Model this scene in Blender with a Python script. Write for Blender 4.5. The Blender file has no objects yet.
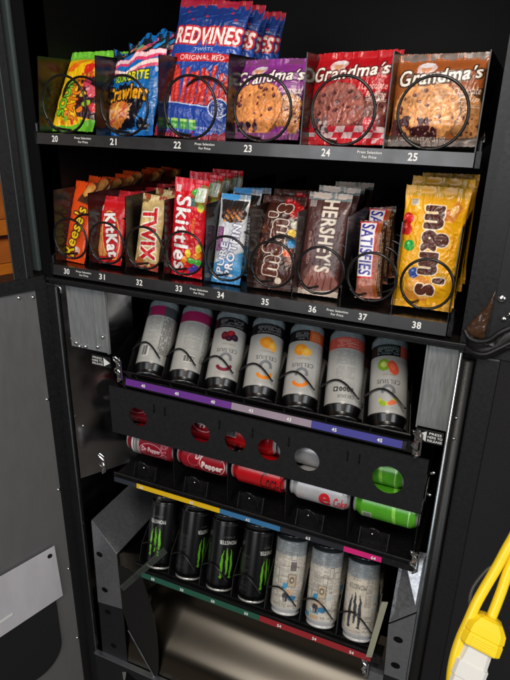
import bpy, math, random
import numpy as np
from mathutils import Matrix, Vector, Euler
rnd = random.Random(7)
sc = bpy.context.scene
COL = sc.collection
PI = math.pi
R = math.radians

# ------------------------------------------------------------------ materials
def lin(c):
    c = np.asarray(c, dtype=float) / 255.0
    return np.where(c <= .04045, c / 12.92, ((c + .055) / 1.055) ** 2.4)

def mat(name, col, rough=.5, metal=0., spec=.5, bump=0., bscale=200., rvar=0., cvar=0., stretch=(1, 1, 1),
        attr=False, coat=0., trans=0., alpha=1., fleck=0., wrinkle=0., wscale=40.):
    m = bpy.data.materials.new(name); m.use_nodes = True
    nt = m.node_tree; N = nt.nodes; L = nt.links
    p = N['Principled BSDF']
    c = (*lin(col), 1)
    p.inputs['Base Color'].default_value = c
    p.inputs['Roughness'].default_value = rough
    p.inputs['Metallic'].default_value = metal
    p.inputs['Specular IOR Level'].default_value = spec
    p.inputs['Coat Weight'].default_value = coat
    p.inputs['Coat Roughness'].default_value = .08
    p.inputs['Transmission Weight'].default_value = trans
    p.inputs['Alpha'].default_value = alpha
    tc = N.new('ShaderNodeTexCoord'); mp = N.new('ShaderNodeMapping')
    mp.inputs['Scale'].default_value = stretch
    L.new(tc.outputs['Object'], mp.inputs['Vector'])
    def noise(scale, detail=4.):
        n = N.new('ShaderNodeTexNoise'); n.inputs['Scale'].default_value = scale
        n.inputs['Detail'].default_value = detail; L.new(mp.outputs[0], n.inputs['Vector']); return n
    src = None
    if attr:
        a = N.new('ShaderNodeAttribute'); a.attribute_name = 'Col'; src = a.outputs['Color']
    else:
        rgb = N.new('ShaderNodeRGB'); rgb.outputs[0].default_value = c; src = rgb.outputs[0]
    if cvar:
        n = noise(bscale * .12, 6.)
        mr = N.new('ShaderNodeMapRange'); mr.inputs[1].default_value = .3; mr.inputs[2].default_value = .7
        mr.inputs[3].default_value = 1 - cvar; mr.inputs[4].default_value = 1 + cvar
        L.new(n.outputs[0], mr.inputs[0])
        vm = N.new('ShaderNodeVectorMath'); vm.operation = 'SCALE'
        L.new(src, vm.inputs[0]); L.new(mr.outputs[0], vm.inputs['Scale']); src = vm.outputs[0]
    if fleck:
        n = noise(700., 1.)
        mr = N.new('ShaderNodeMapRange'); mr.inputs[1].default_value = .72; mr.inputs[2].default_value = .78
        mr.inputs[3].default_value = 0; mr.inputs[4].default_value = fleck
        L.new(n.outputs[0], mr.inputs[0])
        mx = N.new('ShaderNodeMix'); mx.data_type = 'RGBA'; L.new(mr.outputs[0], mx.inputs[0])
        L.new(src, mx.inputs[6]); mx.inputs[7].default_value = (.35, .33, .3, 1); src = mx.outputs[2]
    L.new(src, p.inputs['Base Color'])
    if rvar:
        n = noise(bscale * .2, 5.)
        mr = N.new('ShaderNodeMapRange'); mr.inputs[1].default_value = .3; mr.inputs[2].default_value = .7
        mr.inputs[3].default_value = max(.02, rough - rvar); mr.inputs[4].default_value = rough + rvar
        L.new(n.outputs[0], mr.inputs[0]); L.new(mr.outputs[0], p.inputs['Roughness'])
    prev = None
    for st, s in ((bump, bscale), (wrinkle, wscale)):
        if st:
            n = noise(s, 3.); b = N.new('ShaderNodeBump')
            b.inputs['Strength'].default_value = st; b.inputs['Distance'].default_value = .002 if s > 100 else .006
            L.new(n.outputs[0], b.inputs['Height'])
            if prev: L.new(prev.outputs[0], b.inputs['Normal'])
            prev = b
    if prev: L.new(prev.outputs[0], p.inputs['Normal'])
    return m

M = dict(
    black=mat('black_powder_coat', (16, 16, 17), .42, bump=.08, bscale=900, rvar=.08, cvar=.15),
    inner=mat('black_liner', (5, 5, 5), .6, spec=.15),
    gloss=mat('black_gloss_tray', (13, 12, 12), .22, bump=.04, bscale=400, rvar=.07),
    rack=mat('black_rack_steel', (17, 17, 18), .38, bump=.08, bscale=900, rvar=.1, fleck=.25),
    plate=mat('black_cover_plate', (20, 20, 22), .5, bump=.1, bscale=900, rvar=.06, cvar=.08),
    mirror=mat('dark_mirror_steel', (150, 148, 148), .2, metal=1., rvar=.05, cvar=.15, bscale=120),
    galv=mat('galvanised_steel', (158, 162, 162), .38, metal=.6, bump=.05, bscale=500, rvar=.1, cvar=.12, stretch=(3, 3, .4)),
    duct=mat('worn_steel', (146, 148, 152), .28, metal=.75, bump=.04, bscale=900, rvar=.1, cvar=.08),
    chute=mat('brushed_steel', (104, 96, 84), .27, metal=1., bump=.01, bscale=500, stretch=(.06, 1, 1)),
    edge=mat('bright_steel_edge', (165, 172, 178), .3, metal=.9, rvar=.1, bscale=200),
    frame=mat('grey_frame_paint', (60, 70, 70), .45, bump=.08, bscale=800, rvar=.08),
    doorg=mat('grey_door_liner', (136, 136, 137), .33, metal=.6, bump=.02, bscale=400, rvar=.05, cvar=.04, stretch=(1, 1, .3)),
    strip=mat('black_price_strip', (42, 42, 43), .3, rvar=.08, bscale=200, coat=.3),
    wire=mat('dark_coil_wire', (30, 29, 28), .28, metal=.3, rvar=.08, bscale=300),
    chrome=mat('chrome_latch', (215, 215, 215), .16, metal=1., bump=.25, bscale=180),
    screw=mat('zinc_screw', (205, 205, 205), .22, metal=1.),
    white=mat('white_ink', (225, 225, 222), .5),
    blackink=mat('black_ink', (15, 15, 15), .5),
    pack=mat('printed_foil', (255, 255, 255), .35, spec=.5, attr=True, wrinkle=.18, wscale=22, coat=.12, rvar=.08, bscale=150),
    card=mat('printed_wrapper', (255, 255, 255), .36, spec=.5, attr=True, wrinkle=.12, wscale=22, coat=.15),
    can=mat('printed_can', (255, 255, 255), .32, metal=.12, spec=.5, attr=True, coat=.35, bump=.02, bscale=200),
    canm=mat('printed_metallic_can', (255, 255, 255), .28, metal=.5, spec=.7, attr=True, coat=.8),
    clear=mat('clear_plastic', (80, 86, 80), .15, spec=.5, alpha=.28),
    sleeve=mat('milky_plastic', (205, 203, 208), .25, spec=.5, alpha=.85, cvar=.16, bscale=110, stretch=(1, 1, .3), wrinkle=.3, wscale=12),
    yellow=mat('yellow_cord', (238, 202, 28), .35, coat=.2, cvar=.04, bscale=90),
    plug=mat('milky_connector', (222, 220, 214), .3, spec=.5, trans=.15),
    pad=mat('black_felt', (14, 13, 15), .9, bump=.6, bscale=700),
    wirec=mat('grey_black_wire', (58, 55, 52), .35),
    rubber=mat('black_rubber', (16, 16, 16), .48, bump=.2, bscale=500),
    brown=mat('brown_wrap', (64, 43, 28), .32, wrinkle=.8, wscale=60, coat=.4, cvar=.3, bscale=300),
    amber=mat('amber_board', (214, 120, 20), .5, cvar=.35, bscale=60, stretch=(1, 1, 3)),
    amber2=mat('red_board', (188, 100, 26), .5, cvar=.3, bscale=60, stretch=(1, 1, 3)),
    beige=mat('beige_guide', (150, 149, 128), .4, cvar=.1, bscale=100),
    floor=mat('room_floor', (112, 106, 100), .6, cvar=.2, bscale=40, bump=.1),
    wall=mat('room_wall', (60, 58, 55), .8, cvar=.1, bscale=30),
    pale=mat('pale_wall', (104, 101, 96), .8, cvar=.05, bscale=30),
)
M['canm'].node_tree.nodes['Principled BSDF'].inputs['Coat Roughness'].default_value = .2
def strip_mat(name, c): return mat(name, c, .38, coat=.2, cvar=.06, bscale=300)

# ------------------------------------------------------------------ object helpers
def tag(o, label=None, cat=None, group=None, kind=None):
    if label: o['label'] = label
    if cat: o['category'] = cat
    if group: o['group'] = group
    if kind: o['kind'] = kind
    return o
def empty(name, loc=(0, 0, 0), label=None, cat=None, group=None):
    o = bpy.data.objects.new(name, None); COL.objects.link(o); o.location = loc
    o.empty_display_size = .02
    bpy.context.view_layer.update()
    return tag(o, label, cat, group)

class MB:
    def __init__(s): s.v = []; s.f = []
    def add(s, vs, fs):
        k = len(s.v); s.v += [tuple(v) for v in vs]; s.f += [tuple(i + k for i in f) for f in fs]; return s
    def hexa(s, q0, q1):   # two quads (4 pts each) joined
        return s.add(list(q0) + list(q1), [(0, 1, 2, 3), (7, 6, 5, 4), (0, 4, 5, 1), (1, 5, 6, 2), (2, 6, 7, 3), (3, 7, 4, 0)])
    def box(s, x0, x1, y0, y1, z0, z1):
        return s.hexa([(x0, y0, z0), (x0, y1, z0), (x1, y1, z0), (x1, y0, z0)], [(x0, y0, z1), (x0, y1, z1), (x1, y1, z1), (x1, y0, z1)])
    def slab(s, o, a, b, c):   # parallelepiped from origin and three edge vectors
        o, a, b, c = map(Vector, (o, a, b, c))
        return s.hexa([o, o + a, o + a + b, o + b], [o + c, o + a + c, o + a + b + c, o + b + c])
    def prism(s, pts, off):    # extruded polygon
        n = len(pts); off = Vector(off); pts = [Vector(p) for p in pts]
        return s.add(pts + [p + off for p in pts], [tuple(range(n)), tuple(range(2 * n - 1, n - 1, -1))] +
                     [(i, i + n, (i + 1) % n + n, (i + 1) % n) for i in range(n)])
    def tube(s, pts, r, n=8, cap=True):
        pts = [Vector(p) for p in pts]; k = len(s.v); m = len(pts)
        up = None
        for i, p in enumerate(pts):
            t = (pts[min(i + 1, m - 1)] - pts[max(i - 1, 0)]).normalized()
            if up is None:
                up = t.orthogonal().normalized()
            up = (up - t * up.dot(t)).normalized(); w = t.cross(up)
            rr = r[i] if isinstance(r, (list, tuple)) else r
            for j in range(n):
                a = 2 * PI * j / n
                s.v.append(tuple(p + (up * math.cos(a) + w * math.sin(a)) * rr))
        for i in range(m - 1):
            for j in range(n):
                s.f.append((k + i * n + j, k + i * n + (j + 1) % n, k + (i + 1) * n + (j + 1) % n, k + (i + 1) * n + j))
        if cap:
            s.f.append(tuple(k + j for j in range(n))[::-1]); s.f.append(tuple(k + (m - 1) * n + j for j in range(n)))
        return s
    def build(s, name, m, parent=None, smooth=False, bevel=0.):
        me = bpy.data.meshes.new(name); me.from_pydata(s.v, [], s.f); me.update()
        o = bpy.data.objects.new(name, me); COL.objects.link(o)
        me.materials.append(M[m] if isinstance(m, str) else m)
        if smooth: me.polygons.foreach_set('use_smooth', [True] * len(me.polygons))
        if bevel:
            b = o.modifiers.new('bevel', 'BEVEL'); b.width = bevel; b.segments = 2; b.limit_method = 'ANGLE'; b.angle_limit = R(50)
        if parent is not None:
            o.parent = parent
            if parent.matrix_world != Matrix.Identity(4): o.matrix_parent_inverse = parent.matrix_world.inverted()
        return o

def text_mesh(s, bold=0., shear=0., res=3, sp=None):
    cu = bpy.data.curves.new('t', 'FONT'); cu.body = s; cu.size = 1; cu.offset = bold; cu.shear = shear
    cu.resolution_u = res; cu.space_character = 1 + max(0., bold if bold < .055 else .055) * 2.2 if sp is None else sp; cu.align_x = 'CENTER'
    o = bpy.data.objects.new('t', cu); COL.objects.link(o)
    dg = bpy.context.evaluated_depsgraph_get()
    me = o.evaluated_get(dg).to_mesh(); me.calc_loop_triangles()
    v = np.array([x.co[:2] for x in me.vertices], dtype=float).reshape(-1, 2)
    t = np.array([tuple(x.vertices) for x in me.loop_triangles], dtype=int).reshape(-1, 3)
    bpy.data.objects.remove(o); bpy.data.curves.remove(cu)
    return v, t
_TC = {}
def tcache(s, bold=0., shear=0., sp=None):
    k = (s, round(bold, 4), shear, sp)
    if k not in _TC: _TC[k] = text_mesh(s, bold, shear, 3, sp)
    return _TC[k]

def sign_text(name, s, origin, xdir, zdir, w, h, m, parent, bold=.01, extra=.0):
    """flat lettering on a face: origin = centre, xdir/zdir unit vectors"""
    v, t = tcache(s, bold)
    lo, hi = v.min(0), v.max(0); c = (lo + hi) / 2; d = hi - lo
    sx = w / d[0]; sz = h / d[1]
    if w is None or w <= 0: sx = sz
    X, Z, O = Vector(xdir), Vector(zdir), Vector(origin)
    mb = MB(); mb.add([O + X * float((p[0] - c[0]) * sx) + Z * float((p[1] - c[1]) * sz) for p in v], [tuple(int(i) for i in q) for q in t])
    return mb.build(name, m, parent)

# ------------------------------------------------------------------ painting by code onto dense meshes
def vnoise(x, y, seed):
    g = np.random.RandomState(seed).rand(64, 64)
    xi = np.floor(x).astype(int); yi = np.floor(y).astype(int); fx = x - xi; fy = y - yi
    fx = fx * fx * (3 - 2 * fx); fy = fy * fy * (3 - 2 * fy)
    a = g[yi % 64, xi % 64]; b = g[yi % 64, (xi + 1) % 64]; c = g[(yi + 1) % 64, xi % 64]; d = g[(yi + 1) % 64, (xi + 1) % 64]
    return (a * (1 - fx) + b * fx) * (1 - fy) + (c * (1 - fx) + d * fx) * fy
def fbm(x, y, seed, o=3):
    s = 0; a = 1; t = 0
    for i in range(o): s = s + a * vnoise(x * 2 ** i, y * 2 ** i, seed + i); t += a; a *= .5
    return s / t

class Canvas:
    """colour field in millimetres, origin bottom left"""
    def __init__(s, w, h, base, res=.7):
        s.w, s.h = w, h; s.nx = int(w / res) + 1; s.ny = int(h / res) + 1
        s.W, s.H = s.nx * 2, s.ny * 2
        s.a = np.empty((s.H, s.W, 3)); s.a[:] = base
        s.X, s.Y = np.meshgrid((np.arange(s.W) + .5) / s.W * w, (np.arange(s.H) + .5) / s.H * h)
        s.kx, s.ky = s.W / w, s.H / h
    def _bb(s, x0, x1, y0, y1):
        return (max(0, int(x0 * s.kx) - 1), min(s.W, int(x1 * s.kx) + 2), max(0, int(y0 * s.ky) - 1), min(s.H, int(y1 * s.ky) + 2))
    def _mix(s, sl, mask, col, al=1.):
        v = s.a[sl]; c = np.asarray(col, float); k = mask[..., None] * al
        s.a[sl] = v * (1 - k) + c * k
    def rect(s, x0, y0, x1, y1, col, al=1.):
        i0, i1, j0, j1 = s._bb(x0, x1, y0, y1); sl = (slice(j0, j1), slice(i0, i1)); X, Y = s.X[sl], s.Y[sl]
        s._mix(sl, ((X >= x0) & (X <= x1) & (Y >= y0) & (Y <= y1)).astype(float), col, al); return s
    def ell(s, cx, cy, rx, ry, col, rot=0, al=1., rough=0., seed=1):
        m = max(rx, ry) * (1 + rough); i0, i1, j0, j1 = s._bb(cx - m, cx + m, cy - m, cy + m); sl = (slice(j0, j1), slice(i0, i1))
        X, Y = s.X[sl] - cx, s.Y[sl] - cy; c, n = math.cos(R(rot)), math.sin(R(rot))
        u = (X * c + Y * n) / rx; v = (-X * n + Y * c) / ry; d = np.sqrt(u * u + v * v)
        if rough: d = d + (fbm(s.X[sl] / 6., s.Y[sl] / 6., seed) - .5) * 2 * rough
        s._mix(sl, (d < 1).astype(float), col, al); return s
    def poly(s, pts, col, al=1.):
        p = np.asarray(pts, float)
        i0, i1, j0, j1 = s._bb(p[:, 0].min(), p[:, 0].max(), p[:, 1].min(), p[:, 1].max()); sl = (slice(j0, j1), slice(i0, i1))
        X, Y = s.X[sl], s.Y[sl]; ins = np.zeros(X.shape, bool)
        for (xa, ya), (xb, yb) in zip(p, np.roll(p, -1, 0)):
            if ya == yb: continue
            ins ^= ((ya > Y) != (yb > Y)) & (X < (xb - xa) * (Y - ya) / (yb - ya) + xa)
        s._mix(sl, ins.astype(float), col, al); return s
    def line(s, pts, wd, col, al=1.):
        for (xa, ya), (xb, yb) in zip(pts[:-1], pts[1:]):
            d = math.hypot(xb - xa, yb - ya) or 1e-6; nx, ny = -(yb - ya) / d * wd / 2, (xb - xa) / d * wd / 2
            s.poly([(xa + nx, ya + ny), (xb + nx, yb + ny), (xb - nx, yb - ny), (xa - nx, ya - ny)], col, al)
            s.ell(xb, yb, wd / 2, wd / 2, col, 0, al)
        return s
    def tri(s, P, T, col):
        for t in T:
            a, b, c = P[t]
            x0, x1 = min(a[0], b[0], c[0]), max(a[0], b[0], c[0]); y0, y1 = min(a[1], b[1], c[1]), max(a[1], b[1], c[1])
            i0, i1, j0, j1 = s._bb(x0, x1, y0, y1)
            if i0 >= i1 or j0 >= j1: continue
            X, Y = s.X[j0:j1, i0:i1], s.Y[j0:j1, i0:i1]
            d = (b[0] - a[0]) * (c[1] - a[1]) - (b[1] - a[1]) * (c[0] - a[0])
            if abs(d) < 1e-12: continue
            w1 = ((X - a[0]) * (c[1] - a[1]) - (Y - a[1]) * (c[0] - a[0])) / d
            w2 = ((b[0] - a[0]) * (Y - a[1]) - (b[1] - a[1]) * (X - a[0])) / d
            k = (w1 >= -1e-6) & (w2 >= -1e-6) & (w1 + w2 <= 1 + 1e-6)
            s.a[j0:j1, i0:i1][k] = col
        return s
    def text(s, st, cx, cy, w, h, col, rot=0, bold=.02, shear=0., out=None, outd=.06, arc=0., grow=0.):
        """lettering from the built-in font; weight and outline come from growing the letter mask"""
        sp = 1 + min(bold, .055) * 2.4; v, t = tcache(st, 0., shear, sp); lo, hi = v.min(0), v.max(0); c = (lo + hi) / 2
        rb = max(0., bold) * min(h, 30) * 1.0; ro = outd * min(h, 30) * 1.0
        sx, sy = (w - 2 * rb) / (hi[0] - lo[0]), (h - 2 * rb) / (hi[1] - lo[1])
        cr, sr = math.cos(R(rot)), math.sin(R(rot))
        x = (v[:, 0] - c[0]) * sx; y = (v[:, 1] - c[1]) * sy
        if grow: y = y * (1 + grow * x / (w / 2))
        y = y - arc * (x / (w / 2)) ** 2
        P = np.stack([cx + x * cr - y * sr, cy + x * sr + y * cr], 1)
        keep = s.a; s.a = np.zeros((s.H, s.W, 3)); s.tri(P, t, 1.); m = s.a[..., 0] > .5; s.a = keep
        def grown(m, r):
            k = r * s.kx; o = m.copy(); n = int(k)
            for dy in range(-n, n + 1):
                for dx in range(-n, n + 1):
                    if dx * dx + dy * dy <= k * k + .3:
                        o[max(0, dy):s.H + min(0, dy), max(0, dx):s.W + min(0, dx)] |= m[max(0, -dy):s.H + min(0, -dy), max(0, -dx):s.W + min(0, -dx)]
            return o
        mb_ = grown(m, rb) if rb * s.kx >= .8 else m
        if out is not None: s.a[grown(m, rb + ro)] = out
        s.a[mb_] = col
        return s
    def micro(s, x0, y0, x1, y1, col, pitch=2.2, seed=1, rot=0, th=.9, al=.8):
        """fine print: rows of short illegible words"""
        r = random.Random(seed)
        if rot in (0, 180):
            y = y1
            while y > y0 + th:
                x = x0
                while x < x1:
                    l = r.uniform(1.5, 5.5)
                    if r.random() < .85: s.rect(x, y - th, min(x + l, x1), y, col, al)
                    x += l + .9
                y -= pitch
        else:
            x = x0
            while x < x1 - th:
                y = y0
                while y < y1:
                    l = r.uniform(1.5, 5.5)
                    if r.random() < .85: s.rect(x, y, x + th, min(y + l, y1), col, al)
                    y += l + .9
                x += pitch
        return s
    def bars(s, x0, y0, x1, y1, vert=False, bg=(235, 235, 230), fg=(30, 30, 30), seed=3):
        r = random.Random(seed); s.rect(x0, y0, x1, y1, bg); p = (x0 if not vert else y0) + 1; e = (x1 if not vert else y1) - 1
        while p < e:
            l = r.choice((.6, .9, 1.3))
            if vert: s.rect(x0 + 1, p, x1 - 1, p + l, fg)
            else: s.rect(p, y0 + 1, p + l, y1 - 1, fg)
            p += l + r.choice((.6, .9))
        return s
    def mottle(s, amp, scale, seed, region=None):
        n = (fbm(s.X / scale, s.Y / scale, seed) - .5) * 2 * amp
        k = 1 + n
        if region is not None: k = np.where(region, k, 1)
        s.a = np.clip(s.a * k[..., None], 0, 255); return s
    def cookie(s, cx, cy, r, base, dark, chips, n=24, seed=1, ry=None, chipr=2.6):
        ry = ry or r; s.ell(cx, cy, r, ry, dark, rough=.05, seed=seed); s.ell(cx - .5, cy + 1, r - 1.8, ry - 1.8, base, rough=.05, seed=seed)
        reg = ((s.X - cx) / r) ** 2 + ((s.Y - cy) / ry) ** 2 < 1
        s.mottle(.28, 3.2, seed + 5, reg)
        q = random.Random(seed)
        for i in range(n * 3):
            a = q.uniform(0, 2 * PI); d = math.sqrt(q.random()) * .88
            s.ell(cx + math.cos(a) * d * r, cy + math.sin(a) * d * ry, q.uniform(.7, 1.6), q.uniform(.5, 1.1), dark, q.uniform(0, 180), .55)
        for i in range(n):
            a = q.uniform(0, 2 * PI); d = math.sqrt(q.random()) * .85; x, y = cx + math.cos(a) * d * r, cy + math.sin(a) * d * ry
            k = q.uniform(.6, 1.2) * chipr; ro = q.uniform(0, 180)
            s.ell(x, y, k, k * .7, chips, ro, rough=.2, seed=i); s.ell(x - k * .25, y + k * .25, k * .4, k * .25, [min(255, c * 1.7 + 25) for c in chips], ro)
        return s
    def out(s):
        a = s.a.reshape(s.ny, 2, s.nx, 2, 3).mean((1, 3)); return lin(a)

def grid_faces(nx, ny, wrap=False, flip=False):
    i = np.arange(nx if wrap else nx - 1); j = np.arange(ny - 1); I, J = np.meshgrid(i, j)
    a = J * nx + I; b = J * nx + (I + 1) % nx; c = b + nx; d = a + nx
    f = np.stack([a, b, c, d], -1).reshape(-1, 4)
    return f[:, ::-1] if flip else f
def mesh_np(name, V, F, C=None, mats=('pack',), smooth=True):
    me = bpy.data.meshes.new(name); n = len(F)
    me.vertices.add(len(V)); me.vertices.foreach_set('co', V.astype(np.float32).ravel())
    me.loops.add(n * 4); me.polygons.add(n)
    me.loops.foreach_set('vertex_index', F.astype(np.int32).ravel())
    me.polygons.foreach_set('loop_start', np.arange(n, dtype=np.int32) * 4)
    me.polygons.foreach_set('use_smooth', [smooth] * n)
    if C is not None:
        at = me.color_attributes.new('Col', 'FLOAT_COLOR', 'POINT')
        at.data.foreach_set('color', np.concatenate([C, np.ones((len(C), 1))], 1).astype(np.float32).ravel())
    me.update(calc_edges=True); me.validate()
    for m in mats: me.materials.append(M[m])
    return me

def pack_mesh(name, cv, t, seed, seal=8., wr=1.0, sq=3., mat_='pack', pinch=.02, side=None, crumple=0.):
    """sealed bag: pillowed front printed from the canvas, plainer back. mm -> m; front is -y"""
    nx, ny = cv.nx, cv.ny; w, h = cv.w, cv.h
    U, Vv = np.meshgrid(np.linspace(0, 1, nx), np.linspace(0, 1, ny)); ymm = Vv * h
    def ss(e0, e1, x): k = np.clip((x - e0) / (e1 - e0), 0, 1); return k * k * (3 - 2 * k)
    g = ss(seal, seal + h * .16, ymm) * ss(seal, seal + h * .16, h - ymm)
    B = (1 - np.abs(2 * U - 1) ** sq) ** .6
    edge = np.clip(np.minimum(U, 1 - U) * w / 4., 0, 1)
    n1 = fbm(U * w / 22, Vv * h / 34, seed) - .5; n2 = np.abs(fbm(U * w / 9 + n1 * 3, Vv * h / 12, seed + 9) - .5)
    n3 = fbm(U * w / 6, Vv * 2 + n1, seed + 3) - .5
    nearseal = 1 - ss(seal, seal + h * .25, ymm) * ss(seal, seal + h * .25, h - ymm)
    depth = t / 2 * B * g + edge * (wr * (n1 * 2.2 - n2 * 2.4) * (.35 + g) + wr * 2.6 * n3 * nearseal)
    rib = np.where((ymm < seal) | (ymm > h - seal), .13 * np.sin(ymm * 2 * PI / 1.6), 0) + np.where((ymm > h - seal) | (ymm < seal), n1 * 4 * wr, 0)
    x = (U - .5) * w * (1 - pinch * g * 2) + crumple * n1 * 6
    z = ymm + ((np.arange(nx) % 3 == 0) * 1.0 - .5)[None, :] * ((np.arange(ny) == ny - 1) | (np.arange(ny) == 0))[:, None]
    z = z + crumple * ((fbm(U * w / 26, Vv * 3, seed + 20) - .5) * 22 + (U - .45) * 20) * ss(.6, 1, Vv)
    F1 = np.stack([x, -depth - rib, z], -1).reshape(-1, 3) / 1000
    # back on a coarser grid
    step = 4; ii = np.unique(np.r_[0:nx:step, nx - 1]); jj = np.unique(np.r_[0:ny:step, ny - 1])
    sub = lambda q: q[np.ix_(jj, ii)]
    F2 = np.stack([sub(x), sub(t / 2 * B * g + edge * wr * n1) * 1. + .05 - sub(rib), sub(z)], -1).reshape(-1, 3) / 1000
    V = np.concatenate([F1, F2]); F = np.concatenate([grid_faces(nx, ny), grid_faces(len(ii), len(jj), flip=True) + len(F1)])
    Cc = cv.out(); C2 = np.broadcast_to(Cc[0, 0] if side is None else lin(side), (len(F2), 3))
    return mesh_np(name, V, F, np.concatenate([Cc.reshape(-1, 3), C2]), (mat_,))

def can_mesh(name, cv, prof, mat_='can'):
    """lathe with the canvas wrapped round; prof = [(z mm, r mm)...]; canvas centre faces -y, v = z"""
    nx, ny = cv.nx, cv.ny; zs = np.linspace(0, cv.h, ny); pz = [p[0] for p in prof]; pr = [p[1] for p in prof]
    r = np.interp(zs, pz, pr); th = (np.arange(nx) + .5) / nx * 2 * PI - PI
    X = np.sin(th)[None, :] * r[:, None]; Y = -np.cos(th)[None, :] * r[:, None]; Z = np.broadcast_to(zs[:, None], X.shape)
    V1 = np.stack([X, Y, Z], -1).reshape(-1, 3) / 1000; F1 = grid_faces(nx, ny, wrap=True)
    Vs, Fs, Cs = [V1], [F1], [cv.out().reshape(-1, 3)]; k = len(V1)
    for (z0, r0, s) in ((0, r[0], 1), (cv.h, r[-1], -1)):      # recessed ends with rim
        rings = [(r0, 0), (r0 - 1.6, 0), (r0 - 3.2, 5.), (r0 * .45, 4.2), (.01, 4.2)]
        n = 48; t = np.arange(n) / n * 2 * PI
        P = np.concatenate([np.stack([np.sin(t) * q, -np.cos(t) * q, np.full(n, z0 + s * d)], -1) for q, d in rings]) / 1000
        Vs.append(P); Fs.append(grid_faces(n, len(rings), wrap=True, flip=(s > 0) is True) + k); k += len(P)
        Cs.append(np.broadcast_to(lin((96, 97, 99) if s > 0 else (60, 61, 62)), (len(P), 3)))
    return mesh_np(name, np.concatenate(Vs), np.concatenate(Fs), np.concatenate(Cs), (mat_,))

# ------------------------------------------------------------------ the setting
tag(MB().box(-3, 3.5, -3, 3, -.36, -.35).build('floor', 'floor'), kind='structure')
tag(MB().box(-3, 3.5, 1.2, 1.25, -.35, 2.6).build('back_wall', 'wall'), kind='structure')
tag(MB().box(-3.05, -3, -3, 1.25, -.35, 2.6).build('side_wall', 'pale'), kind='structure')
tag(MB().box(3.5, 3.55, -3, 1.25, -.35, 2.6).build('side_wall', 'pale'), kind='structure')
tag(MB().box(-3, 3.5, -3.05, -3, -.35, 2.6).build('front_wall', 'pale'), kind='structure')
tag(MB().box(-3.05, 3.55, -3.05, 1.25, 2.6, 2.65).build('ceiling', 'pale'), kind='structure')

# ------------------------------------------------------------------ the machine
vm = empty('vending_machine', (.36, 0, -.35), 'open black vending machine, snack trays over drink racks, its front door swung out left', 'vending machine')
def P(name, mb, m, parent=vm, **k): return mb.build(name, m, parent, **k)
P('side_wall', MB().box(-.03, -.004, .002, .62, 1.052, 1.78), 'inner')
P('side_wall', MB().box(.742, .762, .006, .62, 1.052, 1.78), 'inner')
P('lower_side_wall', MB().box(-.01, .006, .004, .58, -.33, 1.0445), 'mirror')
P('lower_side_wall', MB().box(.744, .76, .006, .58, -.33, 1.0445), 'inner')
P('back_panel', MB().box(-.03, .762, .6, .62, -.33, 1.78), 'inner')
P('top_panel', MB().box(-.05, .78, .0, .62, 1.78, 1.8), 'inner')
P('base_panel', MB().box(-.01, .76, .01, .58, -.35, -.33), 'inner')
P('middle_deck', MB().box(.0, .742, .031, .6, 1.045, 1.049), 'inner')
P('crossbeam', MB().box(-.012, .748, -.004, .03, 1.0425, 1.054), 'black', bevel=.002)
P('crossbeam_lip', MB().box(-.012, .748, -.01, -.0045, 1.050, 1.056), 'black', bevel=.001)
P('frame_post', MB().box(-.0505, -.0325, -.003, .01, 1.062, 1.78), 'frame', bevel=.003)
P('frame_foot', MB().box(-.054, -.0325, .0, .03, 1.0, 1.0615), 'black')
P('frame_foot', MB().box(-.0322, -.012, .0305, .05, .9, 1.0295), 'black')
P('frame_post', MB().box(-.032, -.004, .004, .05, 1.03, 1.78), 'black')
P('added_mirror_plate', MB().prism([(.009, .003, .60), (.084, .125, .60), (.084, .125, 1.0445), (.009, .003, 1.0445)], (-.002, .001, 0)), 'mirror')  # slanted plate added so its steel mirrors the can fronts
P('added_mirror_plate', MB().prism([(.0945, .006, .27), (.130, .095, .27), (.130, .095, .42), (.0945, .006, .42)], (-.002, .001, 0)), 'mirror')  # second added plate, angled to mirror the lowest cans
P('frame_post', MB().box(-.03, .004, -.002, .03, -.33, 1.042), 'black', bevel=.003)
P('edge_trim', MB().tube([(.0085, -.008, -.3), (.0085, -.008, 1.038), (.014, -.008, 1.043), (.02, -.008, 1.038), (.02, -.008, 1.028)], .0022), 'edge', smooth=True)
P('edge_trim', MB().tube([(.7425, -.003, -.3), (.7425, -.003, 1.04)], .0026), 'edge', smooth=True)
# upper right face of the frame with its fold
P('frame_face', MB().hexa([(.7385, .004, 1.04), (.7385, .0, 1.04), (.7385, -.002, 1.78), (.7385, .004, 1.78)],
                          [(.775, .006, 1.04), (.775, -.002, 1.04), (.775, -.002, 1.78), (.775, .006, 1.78)]), 'black')
P('frame_face', MB().hexa([(.7755, .006, 1.04), (.7755, -.002, 1.04), (.7755, -.002, 1.78), (.7755, .006, 1.78)],
                          [(1.25, .006, 1.04), (1.25, -.05, 1.04), (1.25, -.05, 1.78), (1.25, .006, 1.78)]), 'plate')
P('door_gasket', MB().tube([(.7535, -.003, -.33), (.7535, -.003, 1.03)], .0085, 12), 'rubber', smooth=True)
P('frame_band', MB().box(.764, .7965, -.006, .004, -.33, 1.04), 'plate', bevel=.003)
P('inner_door', MB().box(.797, 1.3, -.002, .02, -.33, 1.0395), 'pad')
def screw(x, y, z, r=.004, parent=vm, nrm=(0, -1, 0), m='screw', name='screw'):
    n = Vector(nrm).normalized(); c = Vector((x, y, z))
    return MB().tube([c, c + n * .0012, c + n * .0026, c + n * .0032], [r, r, r * .7, r * .15], 12).build(name, m, parent, smooth=True)
for x, z, r in ((.783, 1.128, .0058), (.790, 1.10, .004), (.797, 1.108, .004)): screw(x, -.005, z, r)
for x, z in ((.7525, .905), (.751, .94)): screw(x, -.012, z, .0022)
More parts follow.
